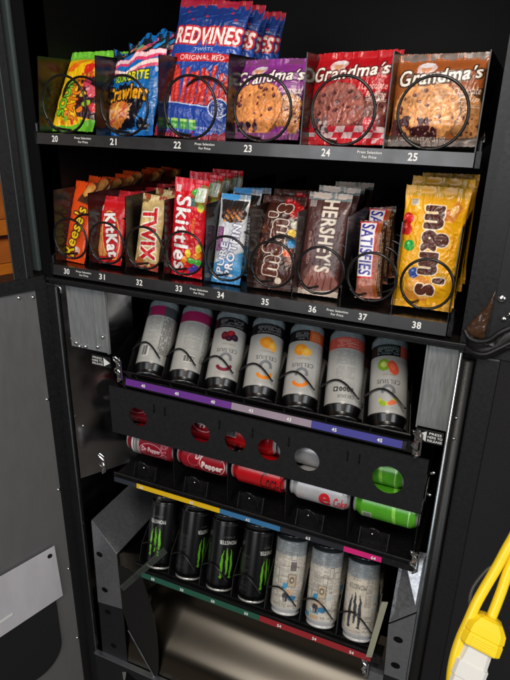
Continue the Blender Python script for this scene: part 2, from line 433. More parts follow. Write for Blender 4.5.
# filler panels beside the upper rack
fp = P('filler_panel', MB().box(.0125, .108, .012, .014, .912, 1.0415).box(.0755, .0775, .0095, .0118, .914, 1.040).box(.104, .108, .008, .0118, .912, 1.0415), 'galv')
fp2 = P('filler_panel', MB().box(.693, .739, .012, .014, .9, 1.0415).box(.693, .6955, .006, .0118, .9, 1.0415), 'galv')
for x, z in ((.094, .945), (.05, .917), (.028, .921), (.035, .915), (.08, .922)): screw(x, .0105, z, .0038)
def release_label(x0, x1, z, left):
    e = MB().box(x0, x1, -.0035, -.0025, z - .011, z + .011).build('release_label', 'blackink', vm)
    y = -.0042
    if left: tri_ = [(x1 - .016, y, z - .009), (x1 - .001, y, z), (x1 - .016, y, z + .009)]; tx = (x0 + x1 - .016) / 2
    else: tri_ = [(x0 + .016, y, z - .009), (x0 + .016, y, z + .009), (x0 + .001, y, z)]; tx = (x0 + .016 + x1) / 2 + .0005
    MB().add(tri_, [(0, 1, 2)]).build('arrow', 'white', e)
    wd = abs(x1 - x0) - .0195
    for i, (s, k) in enumerate((('PRESS', .85), ('HERE TO', 1.), ('RELEASE', 1.))):
        sign_text('lettering', s, (tx, y, z + .0062 - i * .0062), (1, 0, 0), (0, 0, 1), wd * k, .0042, 'white', e, .012)
release_label(.696, .7375, .893, False)
release_label(.074, .119, .9, True)
def latch(x, y, z, s=1., name='rack_latch'):
    mb = MB().box(x - .004 * s, x + .004 * s, y, y + .002, z - .024 * s, z + .022 * s)
    mb.tube([(x + .006 * s * math.sin(t * 1.9), y - .004, z + (t - 3) * .0072 * s) for t in np.linspace(0, 6, 40)], .0015 * s, 6)
    mb.tube([(x - .008 * s, y - .001, z + .022 * s), (x, y - .006, z + .026 * s), (x + .008 * s, y - .002, z + .018 * s), (x + .0085 * s, y - .002, z - .02 * s), (x, y - .004, z - .026 * s)], .0018 * s, 6)
    o = mb.build(name, 'chrome', vm, smooth=False); return o
latch(.139, -.008, .895); latch(.6995, -.014, .884, .95); latch(.075, .0, .662, .95); latch(.722, -.006, .652, .9)
latch(.663, -.006, .372, .8)
screw(.731, -.004, .832, .003); screw(.7305, -.004, .79, .003)
screw(.0335, .0, .74, .003); 
# steel flanges carrying the lower rack, each with two slots punched through
def flange(name, pts, y, holes, m, th=.002, hr=(.0085, .0068)):
    o = P(name, MB().prism([(x, y, z) for x, z in pts], (0, th, 0)), m)
    for hx, hz in holes:
        MB().add([(hx + hr[0] * math.cos(t), y - .0007, hz + hr[1] * math.sin(t)) for t in np.linspace(0, 2 * PI, 20, False)] + [(hx + hr[0] * math.cos(t), y + .0045, hz + hr[1] * math.sin(t)) for t in np.linspace(0, 2 * PI, 20, False)],
                 [tuple(range(20))] + [(i, i + 20, (i + 1) % 20 + 20, (i + 1) % 20) for i in range(20)]).build('punched_hole', 'inner', o)
    return o
flange('mounting_flange', [(.031, .497), (.093, .425), (.096, .266), (.026, .257)], -.003, [(.045, .408), (.05, .305)], 'duct')
P('duct_top', MB().hexa([(.031, -.001, .4965), (.093, -.001, .4245), (.093, .22, .4245), (.031, .22, .4965)],
                        [(.031, -.001, .4985), (.093, -.001, .4265), (.093, .22, .4265), (.031, .22, .4985)]), 'duct')
P('duct_side', MB().box(.0915, .093, .001, .22, .268, .4235), 'mirror')
flange('lower_flange', [(.0262, .256), (.0962, .2655), (.098, -.1), (.02, -.1)], -.002, [(.052, .236), (.059, .13)], 'plate')
flange('mounting_flange', [(.7395, .54), (.7395, .371), (.70, .371), (.6955, .493)], -.005, [(.716, .467), (.718, .403)], 'duct')
P('duct_top', MB().hexa([(.6955, -.003, .4965), (.7395, -.003, .543), (.7395, .05, .629), (.6955, .05, .626)],
                        [(.6955, -.001, .4955), (.7395, -.001, .542), (.7395, .052, .628), (.6955, .052, .625)]), 'duct')
flange('lower_flange', [(.7395, .370), (.7395, -.1), (.703, -.1), (.7, .370)], -.002, [], 'plate')
P('steel_bracket', MB().box(.672, .699, .0, .01, .33, .36).box(.66, .699, .012, .06, .325, .329), 'duct')
# clear guide strips at the two ends of the lowest rack
P('guide_strip', MB().slab((.101, -.012, .345), (.112, .014, .140), (.0105, 0, -.0105), (0, .002, 0)).slab((.104, -.0145, .346), (.108, .014, .136), (.002, 0, -.002), (0, .002, 0)), 'clear')
P('guide_strip', MB().slab((.6635, -.012, .405), (.0155, 0, .142), (.011, 0, .004), (0, .002, 0)), 'beige')
# delivery chute: curved steel sheet, black cheek and rail
mb = MB()
pts = [(.095 / (1 + math.exp(-(z - .198) / .020)) + .02 * (z - .2), z) for z in np.linspace(.352, -.02, 90)]
xs = np.linspace(.06, .742, 25)
mb.v = [(float(x), float(p[0]) + .002 * math.sin(x * 9), float(p[1])) for p in pts for x in xs]
mb.f = [tuple(int(i) for i in q) for q in grid_faces(25, 90)]
ch = P('delivery_chute', mb, 'chute', smooth=True)
arc = [(.160, .388), (.172, .345), (.183, .29), (.190, .23), (.192, .17), (.189, .12), (.183, .083)]
P('chute_cheek', MB().prism([(x, -.006, z) for x, z in arc] + [(.112, -.006, .212), (.0985, -.006, .27), (.0985, -.006, .40)], (0, .0025, 0)), 'rubber')
P('chute_brace', MB().tube([(.112, -.008, .212), (.183, -.008, .083)], .0016), 'edge')
P('bottom_rail', MB().box(.006, .742, -.012, .0, -.09, .088), 'plate', bevel=.002)
P('rail_edge', MB().box(.006, .742, -.0135, -.002, .0885, .0925), 'edge')
P('rail_window', MB().add([(.088, -.0128, .068), (.10, -.0128, .074), (.15, -.0128, .045), (.15, -.0128, -.02), (.09, -.0128, -.02)], [(0, 1, 2, 3, 4)]), 'inner')
P('rail_window', MB().add([(.088, -.0134, .068), (.10, -.0134, .074), (.096, -.0134, .05), (.09, -.0134, .03)], [(0, 1, 2, 3)]), 'galv')

# ------------------------------------------------------------------ the big front door, open to the left
HX = Vector((-.0211, 0, 0)); DD = Vector((-.3949, -.9187, 0)); DN = Vector((.9187, -.3949, 0))
def D(s, z, o=0.): return HX + DD * s + DN * o + Vector((0, 0, z))
def dbox(mb, s0, s1, z0, z1, o0, o1):
    return mb.hexa([D(s0, z0, o0), D(s0, z0, o1), D(s1, z0, o1), D(s1, z0, o0)], [D(s0, z1, o0), D(s0, z1, o1), D(s1, z1, o1), D(s1, z1, o0)])
door = P('front_door', dbox(MB(), .0, .82, -.33, 1.03, -.05, -.006), 'black')
P('door_frame', dbox(dbox(dbox(MB(), .002, .022, -.33, 1.03, -.0055, .001), .002, .82, 1.0305, 1.0565, -.05, .002), .8, .82, -.33, 1.03, -.0055, .001), 'black', door)
P('door_panel', dbox(MB(), .0225, .799, -.32, 1.0295, -.0055, -.002), 'doorg', door)
P('window_frame', dbox(dbox(MB(), .023, .0365, 1.057, 1.78, -.05, -.001), .0366, .058, 1.057, 1.78, -.004, .003), 'black', door)
P('window_frame', dbox(MB(), .78, .82, 1.057, 1.78, -.05, .002), 'black', door)
P('window_bead', dbox(dbox(MB(), .0367, .0383, 1.057, 1.78, .0032, .0045), .0583, .0592, 1.057, 1.78, -.004, .0), 'frame', door)
P('window_pane', dbox(MB(), .0595, .78, 1.057, 1.78, -.003, -.001), mat('smoked_glass', (60, 56, 52), .05, alpha=.05), door)
for s, z in ((.055, 1.021), (.0285, 1.017), (.0265, .797), (.0265, .575), (.0265, .353), (.0265, .135), (.0265, -.06), (.16, 1.021), (.3, 1.021)):
    p = D(s, z, -.002); screw(p.x, p.y, p.z, .0034, door, DN)
# black rounded pad low on the door
pd = [(.0665, .30)] + [(.0665 + .07 - .07 * math.cos(t), .165 - .075 * math.sin(t)) for t in np.linspace(0, PI / 2, 14)] + [(.5, .08), (.5, .30)]
P('foam_pad', MB().prism([D(s, z, .0) for s, z in pd], DN * .003), 'pad', door)
sl = MB().prism([D(s, z, .0045) for s, z in ((.0545, .441), (.0505, .293), (.30, .262), (.30, .42))], DN * .0012).build('document_sleeve', 'sleeve')
tag(sl, 'milky clear plastic sleeve stuck across the inside of the open grey door', 'document sleeve')
p = D(.068, .421, .006); MB().tube([p, p + DN * .001], .0055, 14).build('rivet_hole', 'blackink', sl)
MB().prism([D(s, z, .006) for s, z in ((.165, .322), (.23, .312), (.23, .306), (.165, .3165))], DN * .0008).build('white_strip', 'white', sl)  # narrow white strip laid across the sleeve

# amber lit cupboard seen through the door's window
cb = empty('storage_cupboard', tuple(D(.2, -.35, -.4)), 'amber and orange boards behind the window of the open door', 'cupboard')
for k, (z0, z1, m) in enumerate(((-.35, .9, 'amber'), (.902, 1.012, 'amber'), (1.014, 1.064, 'amber2'), (1.078, 1.113, 'amber'), (1.115, 1.24, 'amber2'), (1.25, 1.45, 'amber'), (1.46, 1.7, 'amber2'))):
    dbox(MB(), -.14, .9, z0, z1, -.36, -.30).build('board', m, cb)
dbox(MB(), -.14, .9, -.35, 1.7, -.40, -.365).build('back_board', 'wall', cb)

# ------------------------------------------------------------------ snack trays
def spiral(cx, cz, r, pitch, turns, y0=.003, wr=.0021):
    pts = []
    n = 56
    for a in np.linspace(-PI / 2 - 1.0, -PI / 2 - .14, 9):
        pts.append((cx + r * math.cos(a), y0 - .003, cz + r * math.sin(a)))
    for k in range(turns):
        for i in range(n):
            f = i / n; a = -PI / 2 - .12 + 2 * PI * f
            yy = 0 if f < .92 else (f - .92) / .08; yy = yy * yy * (3 - 2 * yy)
            pts.append((cx + r * math.cos(a), y0 + (k + yy) * pitch, cz + r * math.sin(a)))
    return MB().tube(pts, wr, 8)
def snack_tray(zf, zs0, zs1, x0, x1, hgt, divs, coils, cr, cz, label, nums, caps, numh):
    t = empty('snack_tray', ((x0 + x1) / 2, 0, zf), label, 'tray')
    MB().box(x0, x1, .002, .52, zf - .003, zf).build('tray_floor', 'gloss', t)
    for x in (x0, x1 - .0015):
        MB().prism([(x, .003, zf + .0005), (x, .017, zf + hgt), (x, .52, zf + hgt), (x, .52, zf + .0005)], (.0015, 0, 0)).build('side_panel', 'gloss', t)
    for x in divs:
        MB().prism([(x - .0008, .004, zf + .0005), (x - .0008, .017, zf + hgt), (x - .0008, .52, zf + hgt), (x - .0008, .52, zf + .0005)], (.0016, 0, 0)).build('divider', 'gloss', t)
    ps = MB().hexa([(x0, -.0055, zs0), (x0, .0, zs0), (x0, .0015, zs1), (x0, -.003, zs1)], [(x1, -.0055, zs0), (x1, .0, zs0), (x1, .0015, zs1), (x1, -.003, zs1)]).build('price_strip', 'strip', t)
    zm = (zs0 + zs1) / 2
    up = Vector((0, .0025, zs1 - zs0)).normalized()
    for x, s in nums:
        sign_text('number', s, (x, -.0050, zm + .0005), (1, 0, 0), up, numh * 1.22, numh, 'white', ps, .022)
    for x in caps:
        for q, s in enumerate(('Press Selection', 'For Price')):
            sign_text('caption', s, (x, -.0050, zm + .0036 - q * .0062), (1, 0, 0), up, (.034, .02)[q] * (numh / .0105), .0036, 'white', ps, .012)
    for x, n in coils:
        spiral(x, cz, cr, .05, n).build('spiral_coil', 'wire', t, smooth=True)
    for x in (x0 - .008, x1 + .0015):
        MB().box(x, x + .0065, -.001, .02, zs0 - .001, zs1 + .002).tube([(x + .003, .004, zs1), (x + .003, .004, zs1 + .014), (x + .003, .012, zs1 + .017)], .0028).build('tray_runner', 'rack', t)
    return t
snack_tray(1.313, 1.296, 1.314, .0, .72, .122, [.12 * k for k in range(1, 6)],
           [(.06 + .12 * k, 3) for k in range(6)], .0445, 1.3605, 'upper black snack tray with six wide columns of bags and cookies',
           [(.04 + .1205 * k, str(20 + k)) for k in range(6)], (.099, .329, .584), .0105)
snack_tray(1.079, 1.062, 1.0805, .004, .718, .136, [.079 * k + .0035 for k in range(1, 9)],
           [(.0455 + .0795 * k, 4) for k in range(9)], .0365, 1.1325, 'second black snack tray with nine narrow columns of candy',
           [(.036 + .0800 * k, str(30 + k)) for k in range(9)], (.075, .315, .556), .0105)

# ------------------------------------------------------------------ packs
W_ = (240, 236, 228); K_ = (22, 18, 18)
def place(me, name, x, y, z, rot, label, cat, group=None, wide=1.05):
    o = bpy.data.objects.new(name, me); COL.objects.link(o)
    o.location = (x, y, z); o.scale = (wide, 1, 1.02); o.rotation_euler = tuple(R(a) for a in rot)
    return tag(o, label, cat, group)
ORD = ['second', 'third', 'fourth', 'fifth', 'sixth', 'seventh', 'eighth', 'ninth']
def queue(o, n, what, num, pitch=.05, jit=2.4, dz=0., seed=0, group=None):
    """copies of the front pack waiting behind it in the same column"""
    r = random.Random(seed + 100); g = group or 'packs queued in column %s' % num
    o['group'] = g
    for k in range(n):
        c = o.copy(); COL.objects.link(c)
        c.location = (o.location.x + r.uniform(-.0035, .0035), o.location.y + pitch * (k + 1) + r.uniform(-.004, .004), o.location.z + dz + r.uniform(-.001, .005))
        c.rotation_euler = (o.rotation_euler.x + R(r.uniform(-jit, jit)), o.rotation_euler.y + R(r.uniform(-jit, jit)), o.rotation_euler.z + R(r.uniform(-2, 2)))
        c['label'] = '%s, %s from the front above number %s' % (what, ORD[k], num)

# 20 sour gummies, yellow and green
w, h = 91, 148; c = Canvas(w, h, (247, 196, 16))
c.mottle(.06, 14, 3); c.rect(0, h - 18, w, h, (118, 196, 62)); c.rect(0, 0, w, 9, (110, 190, 50)); c.poly([(0, 9), (40, 9), (91, 22), (91, 0), (0, 0)], (104, 186, 46))
for x, y, a, b, k in ((22, 112, 15, 6, (238, 108, 20)), (60, 108, 13, 9, (222, 44, 30)), (82, 100, 9, 14, (222, 60, 30)), (40, 122, 14, 4, (240, 140, 30)), (70, 124, 10, 5, (240, 120, 30))):
    c.ell(x, y, a, b, k, 25, rough=.4, seed=x)
c.poly([(44, 92), (91, 95), (91, 20), (58, 22), (50, 40)], (58, 20, 32))
for x, y, a, b, k in ((63, 82, 9, 6, (214, 60, 90)), (75, 68, 8, 11, (228, 92, 110)), (60, 62, 6, 6, (232, 190, 40)), (72, 46, 9, 6, (160, 196, 40)), (62, 34, 7, 5, (236, 130, 30)), (84, 40, 6, 8, (214, 50, 60)), (66, 72, 4, 3, (245, 170, 180))):
    c.ell(x, y, a, b, k, 20, rough=.35, seed=x + 3)
c.text('SOUR', 23, 56, 66, 19, (126, 200, 40), 84, .05, out=(24, 70, 30), outd=.07)
c.text('PATCH', 44, 55, 72, 21, (238, 138, 22), 82, .05, out=(120, 40, 16), outd=.06)
c.text('KIDS', 60, 96, 24, 11, (236, 90, 40), 8, .05, out=(140, 20, 20), outd=.06)
for i in range(5): c.ell(22 + i * 11, 15 + (i % 2) * 5, 4.5, 3.2, ((236, 120, 30), (120, 180, 40), (226, 60, 60))[i % 3], i * 40, rough=.3, seed=i)
me = pack_mesh('sour_gummy_bag', c, 26, 11, seal=7, wr=1.6)
o = place(me, 'candy_bag', .0475, .03, 1.317, (-30, -1, -3), 'yellow and green sour gummy bag leftmost on the top tray above number 20', 'candy bag')
queue(o, 2, 'yellow and green gummy bag', '20', dz=-.002)

# 21 gummy worms, blue and half clear
w, h = 126, 152; c = Canvas(w, h, (16, 108, 186))
c.mottle(.14, 18, 8)
c.poly([(0, h), (w, h), (w, 130), (95, 120), (60, 126), (20, 118), (0, 122)], (26, 36, 44))
for k, (x, y, a, b, cc, ro) in enumerate(((38, 140, 18, 4, (190, 96, 66), 20), (70, 134, 15, 4, (86, 166, 128), -30), (96, 141, 12, 4, (196, 70, 120), 40), (20, 128, 12, 3, (206, 150, 60), 30), (84, 128, 16, 4, (206, 110, 96), 15), (112, 134, 9, 4, (40, 140, 210), 50))):
    c.ell(x, y, a, b, cc, ro, rough=.3, seed=k)
c.line([(2, 112), (22, 108), (38, 118), (60, 112), (76, 120), (96, 116), (124, 124)], 11, (226, 60, 110)); c.line([(4, 114), (22, 110), (38, 120), (60, 114), (76, 122), (96, 118), (124, 126)], 6, (248, 210, 214))
c.line([(4, 97), (30, 100), (56, 94), (84, 104), (122, 110)], 9, (228, 84, 120)); c.line([(4, 98), (30, 101), (56, 96), (84, 106), (122, 112)], 5, (250, 222, 214))
c.text('SOUR', 46, 88, 26, 12, (166, 214, 40), 4, .05, out=K_, outd=.08)
c.text('BRITE', 84, 91, 46, 14, (232, 226, 40), 4, .05, out=K_, outd=.09)
c.ell(58, 42, 46, 35, (12, 14, 28), 10, rough=.15); c.ell(44, 34, 32, 23, (206, 120, 50), 10, rough=.2)
for k in range(16): c.line([(22 + (k * 17) % 58, 14 + (k * 7) % 24), (28 + (k * 23) % 50, 26 + (k * 11) % 22), (36 + (k * 13) % 50, 22 + (k * 5) % 26)], 4, ((232, 150, 70), (238, 190, 90), (206, 80, 70), (226, 170, 130))[k % 4], .85)
c.text('Crawlers', 64, 66, 92, 25, (246, 168, 26), 2, .05, out=K_, outd=.1, arc=5)
c.ell(104, 16, 14, 10, (14, 18, 30), rough=.4); c.text('NATURAL', 106, 14, 20, 4, W_, 0, .01); c.micro(60, 3, 118, 8, W_)
me = pack_mesh('gummy_worm_bag', c, 30, 21, seal=5, wr=2.0, sq=2.4, crumple=1.3)
o = place(me, 'candy_bag', .157, .034, 1.314, (-20, -3, -13), 'crumpled blue gummy worm bag with a clear top above number 21', 'candy bag')
queue(o, 2, 'crumpled blue gummy worm bag', '21', dz=.006, jit=4)

# 22 red licorice, tall blue
w, h = 114, 222; c = Canvas(w, h, (34, 70, 158))
c.rect(0, h - 75, w, h, (24, 52, 120)); c.mottle(.05, 20, 4); c.rect(0, h - 9, w, h, (150, 28, 36)); c.rect(0, 0, w, 5, (140, 24, 40))
for x, y in ((18, 200), (52, 190), (88, 200), (30, 184), (98, 186)):
    c.line([(x - 12, y - 5), (x, y), (x + 14, y + 3)], .9, (60, 110, 190)); c.ell(x, y, 2.4, 2.4, (176, 40, 70))
c.text('REDVINES', 58, 158, 106, 27, (244, 232, 226), 1, .035, shear=.15, out=(196, 36, 48), outd=.1, arc=-3)
c.text('TWISTS', 57, 137, 32, 5.5, (196, 210, 236), 0, .01)
c.poly([(8, 116), (106, 119), (100, 124.5), (106, 132), (8, 129), (14, 122)], (196, 28, 36)); c.text('ORIGINAL RED', 57, 124, 72, 8, (250, 240, 236), 1.5, .02)
q = random.Random(5)
for k in range(13):
    x = 6 + k * 8.2; t = x + (k - 6) * 1.5 + q.uniform(-3, 3); y1 = q.uniform(96, 110)
    c.line([(x, 48), (t, y1)], 7.4, (180, 30, 28)); c.line([(x - 1, 48), (t - 1, y1)], 4.6, (222, 66, 52))
    for j in range(9):
        f = j / 9; c.line([(x + (t - x) * f - 3, 48 + (y1 - 48) * f), (x + (t - x) * f + 3, 51 + (y1 - 48) * f)], .8, (160, 24, 26))
c.rect(0, 0, w, 50, (32, 66, 156)); c.poly([(0, 54), (w, 46), (w, 40), (0, 40)], (32, 66, 156))
c.line([(0, 53), (w, 45)], 1.4, (220, 230, 245))
c.ell(98, 48, 15, 15, (226, 234, 246)); c.ell(98, 48, 13.6, 13.6, (24, 56, 140)); 
for k, s in enumerate(('FOR', 'SINCE', '1914')): c.text(s, 98, 54 - k * 7, (14, 19, 16)[k], 5, W_, 0, .02)
c.ell(6, 56, 12, 12, (226, 234, 246)); c.ell(6, 56, 10.6, 10.6, (28, 80, 190))
for k in range(4):
    x = 10 + k * 14.5; c.rect(x, 14, x + 12.5, 28, (60, 150, 50)); c.rect(x + .8, 24, x + 11.7, 28, (176, 214, 110)); c.text(('120', '0g', '5mg', '15g')[k], x + 6.2, 19, 8, 4.5, (220, 240, 190), 0, .02)
c.text('NET WT 5 OZ (141g)', 84, 17, 44, 4, W_, 0, .01); c.micro(66, 8, 108, 13, (180, 196, 230))
c.poly([(0, 5), (30, 7), (70, 4), (w, 12), (w, 0), (0, 0)], (150, 26, 52))
me = pack_mesh('licorice_bag', c, 26, 31, seal=8, wr=1.7)
o = place(me, 'licorice_bag', .2815, .03, 1.314, (-24, 3, 4), 'tall blue bag of red licorice sticks above number 22', 'licorice bag', wide=1.09)
queue(o, 4, 'tall blue licorice bag', '22', pitch=.048, dz=-.004, jit=4)

# 23 24 25 cookie packs
def cookie_pack(w, h, base, dark, flav, seed, cook, chips, bottom, seal=7):
    c = Canvas(w, h, base); c.mottle(.07, 16, seed)
    c.rect(0, h - 9, w, h, [min(255, v * 1.02) for v in base])
    c.poly([(0, 78), (w, 92), (w, h - 22), (0, h - 26)], [v * .82 for v in base])
    c.ell(w * .36, h - 20, 13, 9, (222, 190, 186), rough=.2); c.ell(w * .36, h - 21, 6, 6, (214, 150, 110), rough=.3); c.ell(w * .36, h - 15, 9, 4, (232, 226, 232), rough=.3)
    c.poly([(w * .78, 8), (w, 8), (w, 72), (w * .7, 60)], dark, .8)
    c.cookie(w * .86, 34, 23, [v * .86 for v in cook], [v * .5 for v in cook], chips, 12, seed + 3, ry=29)
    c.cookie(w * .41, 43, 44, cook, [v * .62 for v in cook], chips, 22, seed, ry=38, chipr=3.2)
    c.text("Grandma's", w * .52, h - 30, w * .92, 19, (246, 238, 224), 4, .03, shear=.25, out=dark, outd=.09, arc=-2, grow=-.12)
    c.text(flav[0], w * .83, h - 49, 34, 9, (250, 226, 210), 3, .012, shear=.3)
    c.text(flav[1], w * .86, h - 60, 26, 8, (250, 226, 210), 3, .012, shear=.3)
    c.micro(w * .76, h - 70, w * .98, h - 66, (250, 230, 220), seed=seed)
    return c
c = cookie_pack(117, 117, (138, 52, 140), (64, 20, 66), ('Oatmeal', 'Raisin'), 3, (226, 146, 84), (84, 34, 40), 0)
c.rect(0, 0, 117, 9, (120, 60, 110)); q = random.Random(4)
for k in range(26): c.ell(q.uniform(8, 50), q.uniform(4, 20), q.uniform(2.5, 5), q.uniform(2, 3.5), ((48, 26, 34), (80, 50, 70), (120, 96, 110))[k % 3], q.uniform(0, 180), rough=.3, seed=k)
c.rect(84, 6, 100, 17, (150, 60, 130)); c.text('190', 92, 13, 9, 4, W_, 0, .02); c.text('CAL', 92, 8.5, 8, 3, W_, 0, .02)
me = pack_mesh('cookie_pack_purple', c, 28, 41, seal=7, wr=1.5)
o = place(me, 'cookie_pack', .408, .03, 1.318, (-20, -1, -5), 'purple oatmeal cookie pack above number 23', 'cookie pack'); queue(o, 2, 'purple cookie pack', '23')
c = cookie_pack(120, 125, (182, 20, 30), (92, 14, 20), ('Chocolate', 'Brownie'), 13, (158, 90, 78), (70, 28, 28), 0)
for i in range(9):
    for j in range(3):
        cc = (226, 200, 200) if (i + j) % 2 else (206, 40, 56)
        c.poly([(i * 14 - 4 + j * 5, 2 + j * 7), (i * 14 + 10 + j * 5, 2 + j * 7), (i * 14 + 15 + j * 5, 9 + j * 7), (i * 14 + 1 + j * 5, 9 + j * 7)], cc, .92)
c.poly([(70, 23), (120, 23), (120, 40), (92, 34)], (92, 14, 20), .5)
for k in range(14): c.ell(14 + (k * 7) % 24, 12 + (k * 5) % 22, 4, 3, ((190, 178, 176), (110, 84, 84), (60, 40, 44))[k % 3], k * 30, rough=.4, seed=k)
c.rect(92, 18, 110, 34, (206, 60, 70)); c.text('170', 101, 28, 12, 6, (250, 220, 220), 0, .02); c.text('CAL', 101, 21, 11, 5, (250, 220, 220), 0, .02)
me = pack_mesh('cookie_pack_red', c, 28, 51, seal=7, wr=1.6)
o = place(me, 'cookie_pack', .5345, .03, 1.315, (-15, -2, -8), 'red chocolate brownie cookie pack above number 24', 'cookie pack'); queue(o, 2, 'red cookie pack', '24')
c = cookie_pack(114, 116, (158, 84, 38), (62, 34, 18), ('Chocolate', 'Chip'), 23, (222, 152, 90), (92, 40, 32), 0)
q = random.Random(9)
for k in range(34): c.ell(q.uniform(6, 66), q.uniform(12, 34) * (1 if k % 2 else .9), q.uniform(3, 5), q.uniform(3, 5), ((70, 32, 34), (96, 52, 52), (58, 26, 30))[k % 3], 0, rough=.3, seed=k); 
for k in range(16): c.ell(q.uniform(8, 64), q.uniform(14, 34), 1.2, .8, (190, 140, 130), q.uniform(0, 180))
c.poly([(0, 0), (114, 0), (114, 12), (80, 10), (0, 14)], (84, 62, 50)); c.text('2 COOKIES NET WT 2.5 OZ', 42, 9.5, 62, 4, (226, 216, 206), 0, .015)
me = pack_mesh('cookie_pack_brown', c, 28, 61, seal=7, wr=1.1)
o = place(me, 'cookie_pack', .6605, .03, 1.318, (-12, -2, 1), 'orange brown chocolate chip cookie pack rightmost on the top tray', 'cookie pack'); queue(o, 2, 'orange brown cookie pack', '25')

# 30 peanut butter cups, orange
w, h = 50, 150; c = Canvas(w, h, (232, 76, 18)); c.mottle(.04, 20, 2)
c.poly([(14, 112), (44, 106), (50, 116), (50, 150), (20, 150), (26, 134)], (84, 44, 24)); c.ell(34, 134, 10, 14, (206, 138, 66), -20, rough=.25); c.ell(38, 118, 10, 6, (60, 30, 18), 20, rough=.2); c.ell(33, 131, 6, 8, (226, 164, 90), -20, rough=.3)
c.text("Reese's", 20, 56, 92, 25, (250, 208, 30), 80, .03, shear=.1, out=(72, 34, 16), outd=.09)
c.text('2 PEANUT BUTTER CUPS', 37, 60, 56, 4.4, (70, 30, 14), 80, .015); c.ell(34, 22, 6, 6, (232, 180, 160), rough=.3); c.ell(31, 26, 3, 3, (240, 225, 215), rough=.3)
me = pack_mesh('peanut_butter_cup_pack', c, 12, 71, seal=6, wr=.7, sq=8, mat_='card')
o = place(me, 'candy_bar', .0235, .03, 1.081, (-20, 1, -6), 'orange peanut butter cup pack leftmost on the second tray', 'candy bar', wide=1.14); queue(o, 7, 'orange peanut butter cup pack', '30', pitch=.042, dz=.001, jit=2)
# 31 wafer bar, red
w, h = 62, 122; c = Canvas(w, h, (204, 24, 30)); c.mottle(.05, 18, 5); c.rect(0, h - 12, w, h, (214, 40, 56)); c.rect(0, 0, w, 7, (190, 22, 30))
c.rect(3, 94, 15, 104, (236, 200, 190)); c.micro(4, 95, 14, 103, (120, 30, 30))
c.poly([(4, 12), (30, 14), (26, 60), (12, 66), (6, 50)], (196, 104, 52)); 
for i in range(3): c.poly([(7 + i * 8, 14), (13 + i * 8, 15), (11 + i * 8, 56), (6 + i * 8, 55)], (222, 150, 84)); c.line([(9 + i * 8, 18), (8.5 + i * 8, 50)], .8, (150, 70, 36))
c.ell(37, 52, 19, 44, (236, 190, 90), 12); c.ell(37, 52, 17.2, 42, (206, 24, 30), 12)
c.text('KitKat', 38, 53, 80, 25, (248, 244, 240), -77, .05, shear=.15, out=(150, 14, 22), outd=.05)
me = pack_mesh('wafer_bar', c, 12, 81, seal=6, wr=.7, sq=6, mat_='card')
o = place(me, 'candy_bar', .1015, .03, 1.086, (-17, 0, 0), 'flat red wafer bar pack above number 31', 'candy bar'); queue(o, 6, 'flat red wafer bar pack', '31', pitch=.045)
# 32 caramel cookie bar, gold
w, h = 48, 130; c = Canvas(w, h, (206, 176, 118)); c.mottle(.2, 10, 7); c.rect(0, h - 10, w, h, (196, 170, 116)); 
for k in range(14): c.ell((k * 17) % 48, 116 + (k * 5) % 14, 4, 2, ((120, 90, 50), (232, 210, 160), (150, 60, 40))[k % 3], k * 33, rough=.4, seed=k)
c.text('TWIX', 24, 62, 92, 30, (206, 28, 30), -86, .05, shear=-.1, out=(248, 242, 230), outd=.07)
c.rect(0, 0, w, 13, (160, 60, 40)); c.ell(12, 16, 8, 5, (190, 110, 60), rough=.3); c.micro(8, 2, 42, 7, (220, 190, 150)); c.ell(24, 9, 7, 3.5, (236, 200, 140), rough=.3)
me = pack_mesh('caramel_bar', c, 14, 91, seal=6, wr=1.1, sq=4)
o = place(me, 'candy_bar', .187, .03, 1.086, (-11, 5, -1), 'gold caramel cookie bar with big red letters above number 32', 'candy bar'); queue(o, 5, 'gold caramel cookie bar', '32', pitch=.045)
# 33 fruit candy, bright red
w, h = 63, 163; c = Canvas(w, h, (212, 18, 34)); c.mottle(.05, 18, 6); c.rect(0, h - 20, w, h, (216, 60, 76)); c.rect(5, 140, 14, 151, (226, 200, 200))
for k, (x, y) in enumerate([(42, 142), (52, 132), (40, 126), (54, 118), (34, 20), (44, 30), (54, 40), (50, 18), (38, 42), (46, 48), (56, 28), (30, 30), (42, 12), (56, 52)]):
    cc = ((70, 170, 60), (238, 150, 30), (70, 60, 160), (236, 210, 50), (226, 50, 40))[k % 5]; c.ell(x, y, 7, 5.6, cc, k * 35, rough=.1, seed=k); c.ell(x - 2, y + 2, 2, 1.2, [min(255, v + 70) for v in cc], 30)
c.poly([(34, 120), (63, 116), (63, 156), (50, 156), (40, 140)], (70, 150, 60), .55); c.rect(44, 128, 60, 150, (220, 224, 214)); c.micro(45, 129, 59, 149, (60, 120, 60), rot=90)
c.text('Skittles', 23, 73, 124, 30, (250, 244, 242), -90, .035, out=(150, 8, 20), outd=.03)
c.text('ORIGINAL', 44, 84, 34, 5, (246, 190, 60), -90, .02); c.micro(10, 2, 52, 6, (240, 200, 200))
me = pack_mesh('fruit_candy_bag', c, 18, 101, seal=7, wr=1.6)
o = place(me, 'candy_bag', .2685, .03, 1.084, (-6, 3, -1), 'bright red fruit candy bag with white lettering above number 33', 'candy bag'); queue(o, 3, 'bright red fruit candy bag', '33', pitch=.05, dz=.001, jit=4)
